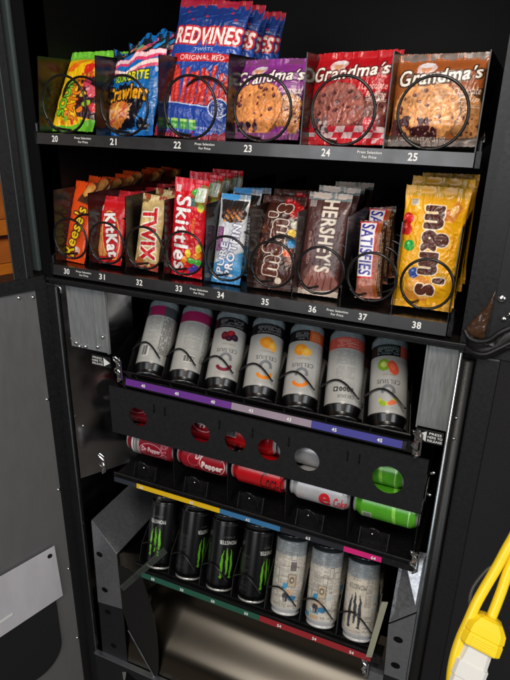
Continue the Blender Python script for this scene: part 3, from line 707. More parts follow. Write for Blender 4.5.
# 34 protein bar, white and blue
w, h = 52, 147; c = Canvas(w, h, (206, 208, 214)); c.mottle(.08, 12, 9); c.rect(0, 0, w, 22, (60, 140, 200)); c.poly([(0, 22), (w, 22), (w, 54), (0, 30)], (84, 156, 208))
c.rect(0, h - 8, w, h, (150, 160, 170)); c.poly([(2, 138), (50, 136), (46, 116), (8, 112)], (40, 34, 34)); c.ell(28, 113, 22, 14, (52, 34, 26), 5, rough=.2); c.mottle(.1, 5, 4)
for k in range(30): c.ell(14 + (k * 13) % 30, 102 + (k * 7) % 20, 2.4, 1.6, ((224, 140, 40), (180, 90, 30), (90, 54, 30))[k % 3], k * 40, rough=.4, seed=k)
c.rect(3, 52, 15, 92, (110, 40, 96)); c.micro(4.5, 53, 14, 91, (220, 190, 220), rot=90)
c.text('PURE', 17, 42, 52, 13, (240, 242, 246), 84, .05, out=(70, 80, 130), outd=.07); c.text('PROTEIN', 34, 55, 86, 15, (244, 244, 248), 84, .05, out=(70, 80, 130), outd=.07)
c.micro(6, 6, 44, 16, (230, 240, 250)); c.ell(9, 9, 6, 4, (230, 236, 240), rough=.3)
me = pack_mesh('protein_bar', c, 16, 111, seal=7, wr=1.2, sq=4)
o = place(me, 'protein_bar', .3475, .03, 1.082, (-16, 0, 0), 'white and blue protein bar above number 34', 'protein bar'); queue(o, 2, 'white and blue protein bar', '34')
# 35 candy, brown
w, h = 74, 155; c = Canvas(w, h, (66, 32, 26)); c.mottle(.12, 18, 11); c.rect(0, h - 12, w, h, (80, 50, 44))
for k, (x, y, cc) in enumerate([(62, 92, (236, 190, 40)), (64, 76, (40, 140, 206)), (60, 60, (226, 90, 40)), (66, 106, (196, 190, 170)), (56, 142, (188, 26, 30)), (66, 134, (180, 24, 28)), (60, 124, (170, 22, 26)), (46, 144, (176, 24, 28)), (66, 48, (120, 60, 40)), (14, 96, (96, 50, 34))]):
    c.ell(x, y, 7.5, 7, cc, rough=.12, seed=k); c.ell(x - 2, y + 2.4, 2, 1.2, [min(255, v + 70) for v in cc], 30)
c.text("m&m's", 34, 82, 120, 38, (92, 46, 36), 86, .085, out=(238, 226, 210), outd=.05)
c.text('MILK CHOCOLATE', 11, 60, 44, 5, (196, 120, 96), 86, .02); c.ell(50, 15, 6, 5.5, (222, 206, 186), rough=.3); c.ell(16, 14, 12, 6, (104, 74, 66), 20, rough=.4)
me = pack_mesh('chocolate_candy_bag', c, 20, 121, seal=7, wr=1.4)
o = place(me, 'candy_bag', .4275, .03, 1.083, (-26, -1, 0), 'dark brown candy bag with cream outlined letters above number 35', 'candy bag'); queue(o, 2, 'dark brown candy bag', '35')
# 36 chocolate bar, dull brown and silver
w, h = 67, 159; c = Canvas(w, h, (78, 44, 42)); c.mottle(.05, 20, 12); c.rect(0, h - 12, w, h, (112, 124, 126)); c.rect(0, 0, w, 7, (196, 176, 160))
c.rect(4, 136, 14, 146, (170, 160, 158)); c.micro(5, 137, 13, 145, (60, 40, 40))
c.rect(6, 8, 61, 46, (96, 56, 50))
for k in range(5):
    c.poly([(6 + k * 12, 8), (16 + k * 12, 8), (30 + k * 9, 46 - (k % 2) * 8), (22 + k * 9, 46)], (142, 88, 78)); c.line([(16 + k * 12, 8), (30 + k * 9, 44)], .8, (84, 46, 42))
c.poly([(0, 30), (18, 48), (0, 60)], (78, 44, 42)); c.poly([(67, 20), (46, 50), (67, 60)], (78, 44, 42))
c.text("HERSHEY'S", 38, 92, 112, 26, (226, 216, 198), -90, .035, shear=0.)
c.text('milk chocolate', 13, 72, 50, 6.5, (190, 140, 130), -88, .01)
me = pack_mesh('chocolate_bar', c, 12, 131, seal=7, wr=.6, sq=7, mat_='card')
o = place(me, 'chocolate_bar', .510, .03, 1.084, (-17, 0, 0), 'brown chocolate bar with large cream letters and silver ends above number 36', 'chocolate bar'); queue(o, 3, 'brown chocolate bar with silver top', '36')
# 37 nougat bar
w, h = 40, 116; c = Canvas(w, h, (74, 38, 30)); c.mottle(.3, 7, 13)
c.rect(0, 0, 27, 30, (170, 104, 84)); c.mottle(.22, 4, 17, (c.X < 27) & (c.Y < 30)); c.rect(0, 30, 27, 114, (196, 30, 36)); c.rect(2, 33, 24.5, 112, (236, 232, 232))
c.text('SATISFIES', 13.2, 73, 76, 19, (52, 48, 150), -90, .03, shear=.1)
c.rect(27, 0, 33, h, (150, 80, 36)); c.rect(33, 0, 40, h, (52, 34, 28)); c.micro(34.5, 12, 39, 108, (190, 150, 110), rot=90)
me = pack_mesh('nougat_bar', c, 22, 141, seal=2, wr=.8, sq=8, mat_='card')
o = place(me, 'candy_bar', .594, .03, 1.091, (-14, -4, 0), 'narrow nougat bar with blue letters on white above number 37', 'candy bar'); 
queue(o, 2, 'narrow nougat bar', '37', pitch=.05, dz=.008, jit=5)
# 38 peanut candy, yellow
w, h = 86, 174; c = Canvas(w, h, (234, 168, 16)); c.mottle(.05, 20, 14); c.rect(0, h - 14, w, h, (206, 160, 34))
c.rect(10, 146, 20, 155, (200, 190, 170)); c.micro(11, 147, 19, 154, (60, 70, 110))
for x, y, cc in ((8, 128, (214, 34, 30)), (8, 112, (214, 40, 34)), (14, 90, (40, 160, 60)), (26, 52, (40, 70, 150)), (60, 136, (196, 110, 40))):
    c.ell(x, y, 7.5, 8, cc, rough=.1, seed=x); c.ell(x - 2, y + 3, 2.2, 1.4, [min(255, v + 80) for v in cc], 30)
c.poly([(60, 130), (70, 126), (80, 146), (72, 156), (64, 146)], (214, 128, 50)); c.ell(69, 142, 5, 8, (236, 186, 110), -20, rough=.3)
c.poly([(14, 14), (48, 10), (54, 40), (36, 50), (20, 40)], (206, 130, 40)); c.ell(28, 34, 12, 8, (226, 160, 70), 25, rough=.3, seed=3); c.ell(42, 24, 10, 8, (236, 176, 90), -20, rough=.3, seed=5)
c.text("m&m's", 50, 84, 128, 40, (84, 42, 30), -90, .085, out=(246, 232, 208), outd=.05)
c.text('PEANUT', 74, 86, 40, 6, (206, 130, 20), -90, .02); c.micro(14, 3, 70, 9, (140, 90, 20))
me = pack_mesh('peanut_candy_bag', c, 22, 151, seal=8, wr=1.7)
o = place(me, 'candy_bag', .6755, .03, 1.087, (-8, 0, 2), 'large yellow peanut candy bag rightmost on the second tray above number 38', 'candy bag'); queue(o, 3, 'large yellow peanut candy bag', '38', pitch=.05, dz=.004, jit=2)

# ------------------------------------------------------------------ drink racks
X_ = Vector((1, 0, 0))
def basis(th, ph):
    d = Vector((math.sin(R(ph)), math.sin(R(th)) * math.cos(R(ph)), math.cos(R(th)) * math.cos(R(ph))))
    x = (X_ - d * X_.dot(d)).normalized(); y = d.cross(x); b = Vector((0, math.cos(R(th)), -math.sin(R(th))))
    return d, b, Matrix((x, y, d)).transposed()
CX, CY = .774, -.835
def can_rot(m, x, y, spin=0.):
    a = math.atan2(CX - x, y - CY) + R(spin)
    return (m @ Matrix.Rotation(a, 3, 'Z')).to_euler()
def strip(t, x0, x1, z0, z1, segs, nums, y=-.006, tilt=.003):
    up = Vector((0, tilt, z1 - z0)).normalized()
    ps = MB().hexa([(x0, y + .0012, z0 - .0008), (x0, y + .004, z0 - .0008), (x0, y + .004, z1 + .0008), (x0, y + tilt + .0012, z1 + .0008)],
                   [(x1, y + .0012, z0 - .0008), (x1, y + .004, z0 - .0008), (x1, y + .004, z1 + .0008), (x1, y + tilt + .0012, z1 + .0008)]).build('price_rail', 'rack', t)
    for a, b, col in segs:
        MB().hexa([(a, y, z0), (a, y + .001, z0), (a, y + tilt + .001, z1), (a, y + tilt, z1)], [(b, y, z0), (b, y + .001, z0), (b, y + tilt + .001, z1), (b, y + tilt, z1)]).build('price_strip', strip_mat('strip_ink', col), ps)
    for x, s in nums:
        sign_text('number', s, (x, y + tilt / 2 - .0009, (z0 + z1) / 2), (1, 0, 0), up, .0085, .0062, 'white', ps, .03)
def can_rack(name_label, x0, pitch, n, y0, z0, th, ph, L, rad, zst, xs, dlen=.30):
    d, b, m = basis(th, ph); t = empty('can_rack', (x0 + pitch * n / 2, 0, z0), name_label, 'rack')
    o = Vector((0, y0, z0)); xa = x0 - pitch / 2; xb = xa + pitch * n
    # floor plate, its upturned lip and the thin dividers leaning with the cans
    MB().slab(Vector((xa - .01, y0, z0)) - b * (rad * .7) - d * .004, (xb - xa + .012, 0, 0), b * dlen, d * .0025).box(xs[0], xs[1], .0031, y0, zst[0] - .005, zst[0] - .003).build('rack_floor', 'rack', t)
    MB().box(xs[0], xs[1], -.0005, .003, zst[0] - .006, zst[1] + .002).build('front_lip', 'rack', t)
    for k in range(n + 1):
        p = Vector((xa + pitch * k, y0, z0)) - b * (rad * .75) - d * .001
        pts = [p, p + b * dlen, p + b * dlen + d * .09, p + b * .03 + d * (L * .62), p + b * .002 + d * (L * .3)]
        MB().prism(pts, (.0012, 0, 0)).build('divider', 'rack', t)
    for k in range(n):
        c0 = Vector((x0 + pitch * k, y0, z0)) - b * (rad + .004) + d * (L * .24)
        pts = [c0 + X_ * (-pitch * .5 + pitch * .92 * s) + d * (.021 * math.sin(PI * min(1, s * 1.02)) + .004 - .010 * s) - b * (.005 * math.sin(PI * s) - .012 * (1 - s) ** 2) for s in np.linspace(0, 1, 24)]
        MB().tube(pts, .0017, 8).build('retaining_wire', 'wire', t, smooth=True)
        if ph < -6:
            pass
    return t, d, b, m

# three racks
t3, d3, b3, m3 = can_rack('upper drink rack with a purple, grey and blue price strip and leaning slim cans', .181, .0774, 7, .031, .8655, 47, -10, .168, .031, (.862, .874), (.140, .694))
strip(t3, .150, .684, .8625, .8745, [(.152, .376, (96, 38, 132)), (.3765, .526, (146, 130, 144)), (.5265, .678, (54, 52, 138))],
      [(.192, '40'), (.265, '40'), (.340, '40'), (.415, '43'), (.486, '43'), (.566, '45'), (.642, '45')])
MB().prism([Vector((.114, .004, .868)) + b3 * u + d3 * v for u, v in ((0, 0), (.16, 0), (.16, .13), (.05, .15), (.0, .06))], (.0012, 0, 0)).build('end_plate', 'gloss', t3)
t5, d5, b5, m5 = can_rack('lowest drink rack with a green and red price strip and tall energy drink cans', .1735, .0768, 7, .042, .3885, 24, -4, .156, .033, (.391, .403), (.150, .69))
strip(t5, .150, .680, .3895, .4005, [(.158, .442, (34, 84, 66)), (.4425, .672, (146, 36, 42))],
      [(.188, '50'), (.261, '50'), (.336, '50'), (.413, '50'), (.486, '54'), (.56, '54'), (.635, '54')])
t4 = empty('can_rack', (.417, 0, .64), 'middle drink rack with a black cover plate cut with round windows', 'rack')
MB().box(.104, .726, .001, .30, .636, .640).build('rack_floor', 'rack', t4)
MB().box(.104, .726, -.003, .0009, .628, .648).build('front_lip', 'rack', t4, bevel=.001)
strip(t4, .108, .724, .6315, .6415, [(.1095, .164, (44, 48, 58)), (.1645, .355, (222, 180, 22)), (.3555, .48, (54, 112, 158)), (.4805, .601, (36, 38, 44)), (.6015, .669, (206, 36, 116))],
      [(.176, '60'), (.293, '60'), (.415, '62'), (.535, '63'), (.655, '64')], y=-.010, tilt=.001)
CW = .1187
for k in range(1, 6):
    x = .1305 + CW * k - .004
    if k in (0, 5): x += (.001, -.002)[k == 5]
    MB().prism([(x, .006, .6405), (x, .0045, .70), (x, .006, .745), (x, .16, .80), (x, .28, .80), (x, .28, .6405)], (.0014, 0, 0)).build('divider', 'rack', t4)
for k in range(5):
    x = .128 + CW * k + .048
    b_ = MB()
    b_.slab((x - .028, .018, .6405), (.052, 0, 0), (0, .0016, 0), (0, -.003, .034))
    b_.prism([(x - .028, .017, .6405), (x - .028, .002, .6405), (x - .028, .014, .676)], (.0014, 0, 0)).prism([(x + .0226, .017, .6405), (x + .0226, .002, .6405), (x + .0226, .014, .676)], (.0014, 0, 0))
    o = b_.build('can_stop', 'rack', t4)
    screw(x - .006, .0135, .668, .0022, o)
    MB().tube([(x - .004 + .0185 * math.cos(a), .006 - .004 * math.sin(a), .662 + .026 * math.sin(a)) for a in np.linspace(PI * .62, -.25, 22)], .0013, 8).build('retaining_wire', 'wire', o, smooth=True)
# cover plate with round windows
holes = [(.174, .020), (.311, .0205), (.383, .021), (.450, .0215), (.521, .023), (.662, .026)]
xc = [.109, .24, .347, .4165, .4855, .59, .7215]; z0, z1, hz = .746, .850, .7955
mb = MB(); n = 48
for (hx, hr), xa, xb in zip(holes, xc[:-1], xc[1:]):
    ring = []; outr = []
    for i in range(n):
        a = 2 * PI * i / n + PI / 4; ca, sa = math.cos(a), math.sin(a); ring.append((hx + hr * ca, hz + hr * 1.02 * sa))
        tx = (xb - hx if ca > 0 else hx - xa) / max(abs(ca), 1e-9); tz = (z1 - hz if sa > 0 else hz - z0) / max(abs(sa), 1e-9); q_ = min(tx, tz); outr.append((hx + ca * q_, hz + sa * q_))
    corners = [(xb, z1), (xa, z1), (xa, z0), (xb, z0)]
    for y in (-.0022, .0): pass
    k = len(mb.v); yf, yb = -.0022, .0
    mb.v += [(p[0], yf, p[1]) for p in ring] + [(p[0], yf, p[1]) for p in outr] + [(p[0], yb, p[1]) for p in ring] + [(c_[0], yf, c_[1]) for c_ in corners]
    for i in range(n):
        j = (i + 1) % n; A, B = outr[i], outr[j]
        mb.f.append((k + i, k + j, k + n + j, k + n + i)); mb.f.append((k + j, k + i, k + 2 * n + i, k + 2 * n + j))
        if abs(A[0] - B[0]) > 1e-9 and abs(A[1] - B[1]) > 1e-9:
            for ci, c_ in enumerate(corners):
                if (abs(A[0] - c_[0]) < 1e-6 or abs(A[1] - c_[1]) < 1e-6) and (abs(B[0] - c_[0]) < 1e-6 or abs(B[1] - c_[1]) < 1e-6) and (A[0] - c_[0]) ** 2 + (A[1] - c_[1]) ** 2 < .003:
                    mb.f.append((k + n + i, k + n + j, k + 3 * n + ci)); break
cp = mb.build('cover_plate', 'plate', t4)
MB().box(.109, .7215, .0002, .0015, .746, .7475).box(.109, .7215, .0002, .0015, .8485, .85).build('plate_edge', 'edge' if False else 'plate', cp)
for x, l in ((.212, .014), (.236, .012), (.352, .012), (.418, .012), (.592, .014), (.612, .016), (.487, .011)):
    MB().box(x - .0011, x + .0011, -.0032, -.0024, .832 - l, .832).tube([(x, -.003, .824), (x, -.0055, .820), (x, -.0035, .814)], .0009, 6).build('hook_slot', 'inner', cp)
screw(.118, -.0022, .842, .0022, cp, m='blackink')
screw(.7285, .0, .828, .003, cp); screw(.7285, .0, .788, .003, cp)

# ------------------------------------------------------------------ slim cans of the upper rack, standing on their heads
SL = 160.; SC = 2 * PI * 30.5
slim = [(0, 26), (2.2, 27.2), (3.4, 25.6), (8, 26), (20, 30.2), (24, 30.5), (150, 30.5), (157, 27.2), (160, 24.5)]
MC = SC / 2
def slim_base(acc, band=(16, 16, 18)):
    c = Canvas(SC, SL, (176, 176, 172), .8); c.mottle(.03, 20, 5)
    c.rect(0, 0, SC, 21, (9, 8, 8)); c.rect(0, 0, SC, 2.2, (50, 50, 50)); c.rect(0, 118, SC, 138, acc); c.rect(0, 138, SC, SL, (134, 148, 154)); c.mottle(.2, 6, 6, c.Y > 138)
    c.micro(0, 142, SC, 156, (140, 150, 152), seed=3, al=.5)
    return c
def facts(c, x0, x1, acc, seed):
    c.micro(x0, 88, x1, 114, (110, 108, 106), 2.4, seed, al=.8); c.micro(x0, 60, x1, 84, (120, 118, 116), 2.4, seed + 1, al=.8)
    c.rect(x0 + 4, 46, x1 - 4, 47, (90, 90, 90))
def brand(c, x, fruits, swirl, s=1.):
    for (fx, fy, a, b, cc, ro) in fruits: c.ell(x + fx * 1.3, 101 + fy * 1.2, a * 1.3, b * 1.3, cc, ro, rough=.15, seed=int(fx + 20)); c.ell(x + fx * 1.3 - 1, 102 + fy * 1.2, a * .65, b * .65, [min(255, v + 40) for v in cc], ro, rough=.3, seed=3, al=.5)
    c.text('CELSIUS', x, 73, 39, 7.4, (52, 50, 54), 180, .035)
    c.line([(x + 9 * math.cos(t), 57 + 9 * math.sin(t)) for t in np.linspace(-.3, PI * 1.05, 14)], 5.5, (120, 122, 128))
    c.line([(x + 12 * math.cos(t) - 1, 45 + 9 * math.sin(t)) for t in np.linspace(PI * 1.05, PI * 1.95, 12)], 6, swirl)
    c.micro(x - 16, 26, x + 14, 31, (150, 146, 140)); c.text('ESSENTIAL ENERGY', x, 85, 24, 2.6, (150, 120, 90), 180, .01)
def slim_can(k, c, label, spin=0., roll=None):
    me = can_mesh('slim_can', c, slim, 'can'); x = .181 + .0774 * k
    o = bpy.data.objects.new('slim_can', me); COL.objects.link(o)
    o.location = Vector((x, .031, .8655)); o.scale = (1.05, 1.05, 1.06); o.rotation_euler = can_rot(m3, x, .04, spin); tag(o, label, 'can', 'slim cans in the upper drink rack')
    for q_ in range(2):
        cc = o.copy(); COL.objects.link(cc); cc.location = o.location + b3 * (.0655 * (q_ + 1)) + X_ * rnd.uniform(-.003, .003)
        cc.rotation_euler = can_rot(m3, x, .04, spin + rnd.uniform(60, 200)); cc['label'] = '%s slim can behind the %s' % (('second', 'third')[q_], label.split(',')[0])
    return o
MAG = (150, 34, 84)
c = slim_base((70, 74, 78)); c.rect(MC - 34, 118, MC - 2, 138, MAG); facts(c, MC - 26, MC - 6, 0, 4); c.micro(MC, 40, MC + 20, 116, (60, 60, 58), 3.0, 9, 90, 1.6); c.micro(MC + 24, 40, MC + 40, 116, (110, 110, 100), 2.6, 19, 90); c.bars(MC - 30, 34, MC - 16, 56)
slim_can(0, c, 'slim can with vertical fine print and half magenta band, leftmost of its row')
c = slim_base(MAG); facts(c, MC - 20, MC + 12, 0, 14); c.micro(MC + 18, 40, MC + 30, 114, (70, 80, 76), 2.6, 29, 90, 1.2); c.bars(MC - 14, 36, MC + 6, 50)
slim_can(1, c, 'slim can with rows of fine print and full magenta band, second of its row')
c = slim_base((20, 20, 22)); c.micro(MC - 24, 121, MC + 22, 135, (200, 200, 200), 2.6, 3)
brand(c, MC - 2, [(-6, 0, 6, 6, (92, 22, 34), 0), (2, 3, 6, 5.5, (150, 24, 34), 0), (8, -2, 5, 5, (50, 26, 50), 0), (0, -4, 5, 4, (60, 20, 40), 0)], (120, 30, 50))
slim_can(2, c, 'slim can with dark berries, third of its row', -4)
c = slim_base((20, 20, 22)); c.micro(MC - 24, 121, MC + 22, 135, (200, 200, 200), 2.6, 13)
OR = (232, 146, 34)
brand(c, MC + 1, [(-2, 0, 11, 8, OR, -20), (6, -5, 6, 7, (238, 176, 70), 10)], (232, 132, 30))
slim_can(3, c, 'slim can with an orange wedge and plain black band, fourth of its row')
c = slim_base((20, 20, 22)); c.rect(MC + 2, 118, MC + 40, 138, (196, 84, 32)); c.micro(MC - 24, 121, MC, 135, (200, 200, 200), 2.6, 13); c.micro(MC + 6, 121, MC + 24, 135, (230, 190, 160), 2.6, 13)
c.micro(MC + 22, 30, MC + 36, 114, (110, 108, 106), 2.6, 29, 90)
brand(c, MC - 5, [(-5, 0, 9, 8, OR, 20), (4, -3, 7, 6, (240, 180, 70), 10)], (234, 128, 36))
slim_can(4, c, 'slim can with an orange wedge and orange and black band, fifth of its row')
c = slim_base((202, 86, 74)); facts(c, MC - 18, MC + 14, 0, 24); c.micro(MC - 20, 121, MC + 18, 135, (240, 200, 190), 2.6, 3); c.text('CELSIUS', MC + 2, 33, 28, 5.6, (60, 56, 54), 180, .03); c.text('0000', MC + 2, 45, 24, 8, (40, 38, 38), 180, .06); c.rect(MC - 20, 41, MC - 12, 49, (60, 60, 60)); c.ell(MC - 16, 45, 2, 2, (210, 210, 205))
slim_can(5, c, 'slim can with fine print and a coral band, sixth of its row')
c = slim_base((22, 30, 30)); c.rect(MC + 16, 118, MC + 46, 138, (206, 90, 76)); c.micro(MC - 24, 121, MC + 14, 135, (190, 210, 205), 2.6, 13)
brand(c, MC - 2, [(-7, 1, 8, 8, (128, 168, 40), 0), (-7, 1, 4, 4, (196, 210, 110), 0), (5, -3, 6, 10, (224, 90, 60), 25)], (196, 204, 60))
c.ell(MC + 4, 38, 8, 4, (228, 110, 70), 20, rough=.3); c.ell(MC - 10, 36, 6, 4, (150, 180, 50), -20, rough=.3)
slim_can(6, c, 'slim can with a kiwi slice and strawberry, rightmost of its row')

# ------------------------------------------------------------------ tall energy cans of the lowest rack, upside down
TL = 157.; TR_ = 32.5; TC = 2 * PI * TR_; MT = TC / 2
tall = [(0, 27), (1.2, 29.), (4, 29), (5, 27.6), (13, 31.6), (16, 32.5), (146, 32.5), (153, 28.5), (155, 26.5), (157, 26)]
def claw(c, x, y0, y1, col, s=1., w=3.6):
    r = random.Random(int(x))
    for dx, a, b, k in ((-11, .0, .92, 1.), (0, .14, 1., .9), (11, .02, .95, 1.)):
        pts = [(x + (dx + r.uniform(-1.3, 1.3) + math.sin(f * 5 + dx) * 1.2 - (f - .3) * dx * .28) * s, y0 + (y1 - y0) * (a + (b - a) * f)) for f in np.linspace(0, 1, 11)]
        for p, q_, f in zip(pts[:-1], pts[1:], np.linspace(0, 1, 10)): c.line([p, q_], w * s * (.35 + 1.3 * math.sin(PI * min(1, .12 + f * .85))), col)
    c.poly([(x - 15 * s, y0 + 2), (x - 9 * s, y0 - 1), (x - 7 * s, y0 + 5), (x - 12 * s, y0 + 7)], col); c.poly([(x + 6 * s, y0 + 2), (x + 14 * s, y0), (x + 12 * s, y0 + 7), (x + 8 * s, y0 + 5)], col)
def dark_can(spin, seed):
    c = Canvas(TC, TL, (16, 16, 17), .85); c.mottle(.1, 14, seed); c.rect(0, 0, TC, 5, (190, 188, 182)); c.rect(0, 150, TC, TL, (70, 70, 70))
    claw(c, MT, 30, 92, (116, 206, 40), .95)
    c.text('MONSTER', MT, 104, 40, 8.5, (226, 226, 220), 180, .05, shear=-.1); c.text('ENERGY', MT, 115, 26, 3.4, (130, 130, 126), 180, .02)
    for a in (MT - 56, MT + 56):
        c.micro(a - 16, 24, a + 16, 96, (110, 110, 108), 2.8, seed, 0, .8, .7); 
    c.micro(MT - 20, 138, MT + 20, 142, (150, 150, 148)); c.bars(6, 60, 20, 110, True)
    return can_mesh('tall_can', c, tall, 'canm')
def light_can(seed, front):
    c = Canvas(TC, TL, (202, 196, 184), .85); c.mottle(.1, 12, seed); c.rect(0, 0, TC, 5, (200, 198, 194)); c.rect(0, 5, TC, 16, (196, 196, 196)); r = random.Random(seed)
    c.rect(0, 120, TC, 148, (158, 164, 166)); c.rect(0, 148, TC, TL, (40, 44, 46)); c.mottle(.12, 8, seed + 1, c.Y > 118)
    x = 2
    while x < TC - 6:
        w = r.uniform(10, 22); y = 18
        while y < 116:
            h = r.uniform(9, 26); k = r.random()
            if k < .55: c.micro(x, y, x + w - 2, y + h - 2, (106, 92, 80), r.uniform(1.8, 2.8), r.randint(0, 999), r.choice((0, 0, 90)), .8, .8)
            elif k < .68: c.rect(x, y, x + w - 2, y + h - 3, r.choice(((70, 140, 176), (196, 160, 120), (90, 84, 84), (176, 190, 190))), .8); c.mottle(.0, 5, 3)
            elif k < .8: c.line([(x, y), (x + w - 3, y), (x + w - 3, y + h - 3), (x, y + h - 3), (x, y)], .8, (90, 80, 74))
            else: c.text(r.choice(('NEWS', 'JUICE', 'EXTRA', 'POST')), x + w / 2, y + 5, w - 3, 4.6, (84, 72, 64), 180, .04)
            y += h
        x += w
    c.micro(0, 122, TC, 146, (96, 100, 100), 3, seed, 0, 1.1, .7)
    if front:
        c.rect(MT - 24, 22, MT + 16, 120, (212, 202, 184)); c.mottle(.1, 6, 8, np.abs(c.X - MT) < 24); claw(c, MT - 3, 26, 92, (62, 66, 72), .95, 4.2); c.text('MONSTER', MT - 2, 104, 38, 10, (34, 32, 34), 180, .04, shear=.1); c.text('JUICE', MT - 4, 117, 18, 5, (110, 100, 96), 180, .02)
    else:
        c.rect(MT - 8, 60, MT + 8, 84, (190, 172, 144)); c.line([(MT - 8, 60), (MT + 8, 60), (MT + 8, 84), (MT - 8, 84), (MT - 8, 60)], .9, (70, 60, 54)); c.ell(MT, 73, 5.5, 6.5, (110, 96, 84), rough=.3); c.ell(MT, 73, 2.5, 3.4, (200, 186, 164))
        c.ell(MT - 14, 60, 7, 5, (70, 146, 186), 20, rough=.5); c.ell(MT - 4, 48, 9, 7, (206, 176, 146), 0, rough=.5); c.ell(MT + 4, 38, 9, 6, (60, 120, 160), 0, rough=.5, seed=4); c.ell(MT - 12, 38, 6, 8, (70, 66, 70), 0, rough=.5, seed=9); c.text('NO. 1', MT - 16, 34, 10, 8, (230, 220, 206), 0, .06)
        c.text('MANGO LOCO', MT - 4, 100, 34, 5, (84, 72, 64), 180, .03)
    return can_mesh('tall_can', c, tall, 'can')
dk = [dark_can(0, 3), dark_can(0, 8)]; lt = light_can(5, False); lt2 = light_can(25, False); lf = light_can(11, True)
spec = [(dk[0], -34, 'black energy drink can with green claw marks, leftmost of the lowest row'), (dk[1], 46, 'black energy drink can showing fine print beside a green streak, second of the lowest row'),
        (dk[0], 12, 'black energy drink can with bright green claw marks facing out, third of the lowest row'), (dk[1], 44, 'black energy drink can turned to its side, fourth of the lowest row'),
        (lt, 10, 'cream can printed like newspaper with blue patches, next to the black cans'), (lt2, -8, 'cream newspaper print can between two other pale cans'), (lf, -14, 'cream can with dark claw marks, rightmost of the lowest row')]
for k, (me, spin, lab) in enumerate(spec):
    x = .1735 + .0768 * k; o = bpy.data.objects.new('tall_can', me); COL.objects.link(o); o.location = (x, .042, .3885)
    o.rotation_euler = can_rot(m5, x, .042, spin); o.scale = (1, 1, 1.02); tag(o, lab, 'can', 'tall energy cans in the lowest drink rack')
    cc = o.copy(); COL.objects.link(cc); cc.location = Vector(o.location) + b5 * .069; cc.rotation_euler = can_rot(m5, x, .042, spin + 70); cc['label'] = 'tall can just behind the ' + lab.split(',')[0]

# ------------------------------------------------------------------ soda cans lying in the middle rack
SO_L = 114.; SR = 31.; SCC = 2 * PI * SR; MS = SCC / 2
soda = [(0, 25), (1.5, 26.5), (3.5, 26.3), (5, 24.8), (14, 30.4), (16, 31), (100, 31), (108, 27), (111, 24), (114, 23.5)]
def soda_base(base, seed): 
    c = Canvas(SCC, SO_L, base, .8); c.mottle(.05, 14, seed); c.rect(0, 0, SCC, 4, (130, 131, 133)); c.rect(0, 108, SCC, SO_L, (170, 172, 174)); return c
def ring(c, x, y, a, b, col, wd): c.line([(x + a * math.cos(t), y + b * math.sin(t)) for t in np.linspace(0, 2 * PI, 40)], wd, col)
dp1 = soda_base((132, 14, 32), 1); dp1.rect(MS - 26, 16, MS + 30, 34, (206, 200, 200)); dp1.bars(MS - 22, 18, MS + 26, 32, True); dp1.text('Dr Pepper', MS + 6, 62, 44, 15, (228, 200, 206), 90, .03, shear=.2); ring(dp1, MS + 6, 62, 15, 26, (206, 160, 170), 1.2); dp1.micro(MS - 14, 84, MS + 26, 98, (230, 190, 196), 2.6, 3, 90, 1.1)
dp2 = soda_base((150, 12, 30), 2); ring(dp2, MS - 4, 80, 24, 26, (232, 200, 200), 1.4); dp2.text('Dr', MS - 16, 52, 16, 14, (240, 226, 222), 90, .04, shear=.15); dp2.text('Pepper', MS + 2, 80, 46, 20, (240, 226, 222), 90, .05, shear=.15); ring(dp2, MS - 6, 40, 13, 12, (214, 120, 130), 1.); dp2.micro(MS + 12, 20, MS + 24, 40, (226, 150, 160), 2.6, 4, 90)
co = soda_base((184, 12, 22), 3); co.text('Coca-Cola', MS - 2, 96, 66, 38, (24, 12, 14), 90, .0, shear=.35); co.bars(MS + 34, 8, MS + 64, 36, True)
dc = soda_base((172, 172, 174), 4); dc.micro(MS + 2, 12, MS + 12, 30, (170, 70, 76), 2.6, 8, 90); dc.text('e', MS + 2, 68, 22, 30, (200, 26, 42), 90, .07); dc.text('Coke', MS + 2, 96, 24, 22, (196, 40, 52), 90, .03, shear=.3); dc.micro(MS + 14, 84, MS + 28, 106, (120, 60, 60), 2.4, 4, 90)
gn = soda_base((80, 164, 34), 5); gn.bars(MS + 6, 18, MS + 30, 34, False, (206, 220, 190)); gn.micro(MS - 20, 38, MS + 30, 60, (60, 140, 30), 2.6, 5, 90, 1.); gn.poly([(MS - 60, 62), (MS + 36, 72), (MS + 36, 78), (MS - 60, 68)], (150, 220, 90)); gn.line([(MS - 60, 96), (MS + 34, 96)], 1.4, (206, 240, 180)); gn.micro(MS - 60, 66, MS + 30, 104, (70, 150, 34), 3.2, 15, 90, 1.)
gn.line([(MS - 34, 6), (MS - 34, 108)], 2.2, (216, 240, 190)); dc.line([(MS - 34, 6), (MS - 34, 108)], 2.2, (226, 226, 224))
names = [(dp1, 'dark red soda can with white barcode, leftmost in the middle rack', -6), (dp2, 'dark red soda can with large white script, second in the middle rack', 4), (co, 'bright red soda can with black script in the middle rack', 6),
         (dc, 'silver soda can with big red letters in the middle rack', 8), (gn, 'lime green soda can rightmost in the middle rack', 0)]
upper = []
Ry = Matrix.Rotation(PI / 2, 3, 'Y')
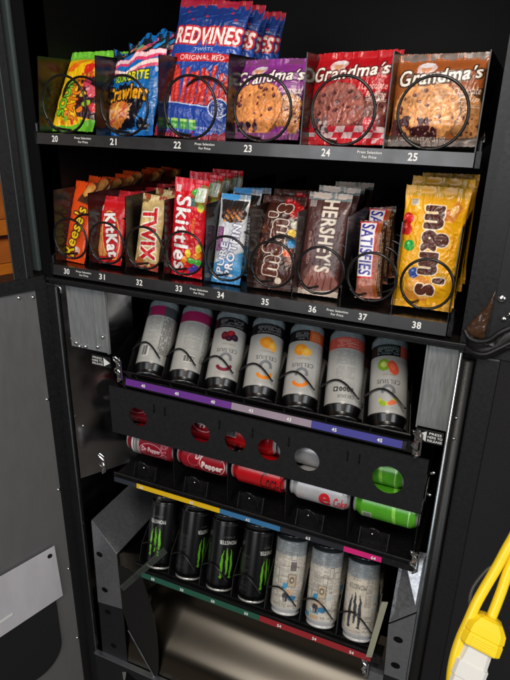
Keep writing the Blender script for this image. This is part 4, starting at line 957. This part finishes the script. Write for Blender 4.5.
for k, (c, lab, sp) in enumerate(names):
    me = can_mesh('soda_can', c, soda, 'can'); x = .1315 + CW * k
    o = bpy.data.objects.new('soda_can', me); COL.objects.link(o); o.location = (x, .0365, .7215)
    o.rotation_euler = (Ry @ Matrix.Rotation(R(sp), 3, 'Z')).to_euler(); tag(o, lab, 'can', 'soda cans lying in the middle rack')
    for q_, (yy, zz, s2) in enumerate(((.060, .7795, (-40, -38, -130, 150, 0)[k]), (.098, .728, 90))):
        cc = o.copy(); COL.objects.link(cc); cc.location = ((.083, .220, .335, .452, .573)[k] if q_ == 0 else x, yy, zz); cc.rotation_euler = (Ry @ Matrix.Rotation(R(sp + s2), 3, 'Z')).to_euler()
        cc['label'] = ('soda can behind the round window above the %s' if q_ == 0 else 'soda can lying behind the %s') % lab.split(' in the')[0].split(',')[0]

# ------------------------------------------------------------------ yellow cord with its connector, black wire and hose on the right
def curve(pts, n=12):
    pts = [Vector(p) for p in pts]; P_ = [pts[0] * 2 - pts[1]] + pts + [pts[-1] * 2 - pts[-2]]; o = []
    for i in range(1, len(P_) - 2):
        for k in range(n):
            t = k / n; a, b, c_, d_ = P_[i - 1:i + 3]; o.append(.5 * ((2 * b) + (c_ - a) * t + (2 * a - 5 * b + 4 * c_ - d_) * t * t + (3 * b - a - 3 * c_ + d_) * t ** 3))
    return o + [pts[-1]]
cord = empty('extension_cord', (.82, -.35, .93), 'yellow extension cord with a yellow and milky connector hanging in front of the black door', 'cord')
MB().tube(curve([(.95, -.20, 1.12), (.88, -.27, 1.075), (.8377, -.3164, 1.0149), (.8253, -.3337, .9874), (.8178, -.3461, .9662), (.8065, -.3636, .937), (.8013, -.3743, .9176), (.7973, -.383, .9017), (.7952, -.3916, .8841), (.796, -.3996, .8648), (.8011, -.4119, .8316), (.81, -.42, .70), (.83, -.40, .50)]), .0048, 14).build('cable', 'yellow', cord, smooth=True)
MB().tube(curve([(.93, -.21, 1.14), (.865, -.285, 1.06), (.8397, -.3205, 1.0035), (.829, -.3412, .9664), (.8252, -.3525, .9444), (.8205, -.3645, .9205)]), .0048, 14).build('cable', 'yellow', cord, smooth=True)
ax = Vector((-.0125, -.030, -.058)).normalized(); sx_ = (Vector((.917, .399, .02)) - ax * ax.dot(Vector((.917, .399, .02)))).normalized(); sy_ = ax.cross(sx_); p0 = Vector((.8195, -.3645, .9235))
def oct_section(c, a, b, ch): return [c + sx_ * x + sy_ * y for x, y in ((-a, -b + ch), (-a, b - ch), (-a + ch, b), (a - ch, b), (a, b - ch), (a, -b + ch), (a - ch, -b), (-a + ch, -b))]
def loft(secs):
    mb = MB(); k = len(secs[0])
    for s in secs: mb.v += [tuple(v) for v in s]
    for j in range(len(secs) - 1):
        for i in range(k): mb.f.append((j * k + i, j * k + (i + 1) % k, (j + 1) * k + (i + 1) % k, (j + 1) * k + i))
    mb.f.append(tuple(range(k))[::-1]); mb.f.append(tuple((len(secs) - 1) * k + i for i in range(k))); return mb
rot45 = sx_.copy(); sx_ = (sx_ * math.cos(.35) + sy_ * math.sin(.35)); sy_ = ax.cross(sx_)
def osec(t, a, b, ch): return oct_section(p0 + ax * t, a, b, ch)
loft([osec(0, .0068, .0068, .0025), osec(.002, .0115, .0105, .0035), osec(.009, .0172, .0150, .005), osec(.0165, .0180, .0158, .005), osec(.017, .0174, .0152, .005), osec(.0185, .0174, .0152, .005), osec(.019, .0180, .0158, .005), osec(.028, .0180, .0158, .0045), osec(.0295, .0170, .0150, .0045)]).build('connector_cap', 'yellow', cord, bevel=.0007)
for q_ in range(4): loft([osec(.0195 + q_ * .0022, .0120, .0163, .003), osec(.0205 + q_ * .0022, .0120, .0163, .003)]).build('grip_rib', 'yellow', cord, bevel=.0003)
loft([osec(.0298, .0125, .0118, .004), osec(.045, .0130, .0122, .003), osec(.0455, .0146, .0132, .003), osec(.060, .0146, .0132, .003), osec(.0605, .0136, .0124, .003), osec(.09, .0128, .012, .003)]).build('connector_body', 'plug', cord, bevel=.0008)
for s_ in (-.008, .0, .008): MB().tube([p0 + ax * .047 + sx_ * s_ - sy_ * .0134, p0 + ax * .059 + sx_ * s_ - sy_ * .0134], .0008, 6).build('ridge', 'plug', cord)
wr_ = MB().tube(curve([(.842, -.31, .985), (.8288, -.3242, .9654), (.8144, -.3344, .9561), (.807, -.3412, .9478), (.801, -.3484, .936), (.8000, -.3535, .9252), (.8023, -.3565, .9162), (.8083, -.3591, .9055)]), .0017, 8).build('thin_wire', 'wirec', smooth=True)
tag(wr_, 'thin black wire looping behind the yellow connector', 'wire')
def puff(pg, c0, depth, seed, n=48, R_=(.25, .5, .72, .9, 1.)):
    m_ = MB(); q = random.Random(seed); ph = [q.uniform(0, 6.28) for _ in range(6)]; m_.v = [(c0[0], -depth, c0[1])]
    for rk, f in enumerate(R_):
        for i in range(n):
            t = i / n * len(pg); a, b = pg[int(t) % len(pg)], pg[(int(t) + 1) % len(pg)]; u = t - int(t); x = a[0] + (b[0] - a[0]) * u; z = a[1] + (b[1] - a[1]) * u
            X, Z = c0[0] + (x - c0[0]) * f, c0[1] + (z - c0[1]) * f
            r_ = math.sin(X * 420 + Z * 260 + ph[0]) * .5 + math.sin(Z * 520 - X * 190 + ph[1]) * .5
            m_.v.append((X, -.003 - (depth - .003) * math.sqrt(max(0, 1 - f * f)) - (.0 if f == 1. else .0018 * r_), Z))
    for i in range(n): m_.f.append((0, 1 + (i + 1) % n, 1 + i))
    for rr in range(len(R_) - 1):
        for i in range(n): m_.f.append((1 + rr * n + i, 1 + rr * n + (i + 1) % n, 1 + (rr + 1) * n + (i + 1) % n, 1 + (rr + 1) * n + i))
    return m_
hs = empty('cable_sleeve', (.78, -.01, 1.06), 'black crumpled cable sleeve bunched at the right edge of the machine frame', 'cable sleeve')
puff([(.7425, 1.074), (.752, 1.068), (.764, 1.064), (.776, 1.068), (.788, 1.082), (.802, 1.094), (.83, 1.112), (.87, 1.13), (.87, 1.085), (.83, 1.068), (.803, 1.055), (.788, 1.042), (.772, 1.034), (.758, 1.036), (.749, 1.05)], (.785, 1.062), .018, 3, 60).build('sleeve', 'rubber', hs, smooth=True)
MB().tube(curve([(.7425, -.006, 1.076), (.750, -.012, 1.068), (.762, -.016, 1.066), (.776, -.018, 1.071), (.788, -.018, 1.084), (.804, -.016, 1.095), (.84, -.014, 1.116), (.95, -.01, 1.15)]), .0032, 10).build('cuff', 'rubber', hs, smooth=True)
MB().tube(curve([(.748, -.010, 1.052), (.760, -.020, 1.050), (.775, -.024, 1.052), (.79, -.022, 1.062), (.81, -.018, 1.076), (.85, -.014, 1.10), (.95, -.01, 1.13)]), .0028, 10).build('cable', 'rubber', hs, smooth=True)
bw = puff([(.7735, 1.138), (.7705, 1.128), (.765, 1.114), (.758, 1.102), (.750, 1.090), (.7435, 1.074), (.756, 1.066), (.770, 1.066), (.7715, 1.09), (.7735, 1.12)], (.762, 1.092), .008, 8)
tag(bw.build('crumpled_wrap', 'brown', smooth=True), 'crumpled shiny brown wrap poking out above the black cable sleeve', 'wrap')

# ------------------------------------------------------------------ light, world, camera
wd = bpy.data.worlds.new('World'); sc.world = wd; wd.use_nodes = True
wd.node_tree.nodes['Background'].inputs[0].default_value = (.75, .85, 1, 1); wd.node_tree.nodes['Background'].inputs[1].default_value = .045
def area(loc, aim, size, power, col, sy=None):
    l = bpy.data.lights.new('lamp', 'AREA'); l.energy = power; l.size = size; l.color = col
    if sy: l.shape = 'RECTANGLE'; l.size_y = sy
    o = bpy.data.objects.new('ceiling_or_fill_lamp', l); COL.objects.link(o); o.location = loc
    o.rotation_euler = (Vector(aim) - Vector(loc)).to_track_quat('-Z', 'Y').to_euler(); o['kind'] = 'structure'
    return o
area((.85, -1.2, 2.25), (.4, 0, 1.0), .5, 20.5, (1, .91, .80))
area((.1, -2.5, 1.7), (.3, 0, .9), 1.3, 24, (.95, .97, 1))  # added fill from the camera side, no ceiling fixture
area((2.3, -1.3, 1.5), (0, -.1, .7), .9, 17, (.93, .96, 1))  # added side fill that brightens the open door
area((-.75, .5, 1.6), (-.22, .2, 1.1), .3, 14, (1, .85, .6))  # added warm light, only to brighten the cupboard boards

cam = bpy.data.cameras.new('camera'); co_ = bpy.data.objects.new('camera', cam); COL.objects.link(co_); sc.camera = co_
cam.sensor_fit = 'VERTICAL'; cam.sensor_height = 24.; cam.lens = 584. / 680. * 24.; cam.clip_start = .02; cam.clip_end = 50
rt = Vector((.91657709, .39936231, .01990458)); dn = Vector((.16574406, -.33415556, -.92783025)); fw = Vector((-.3638892, .85372701, -.37247126))
mw = Matrix((rt, -dn, -fw)).transposed().to_4x4(); mw.translation = Vector((.77360395, -.83524501, 1.36486496)); co_.matrix_world = mw
sc.view_settings.view_transform = 'Standard'; sc.view_settings.look = 'None'; sc.view_settings.exposure = 0.
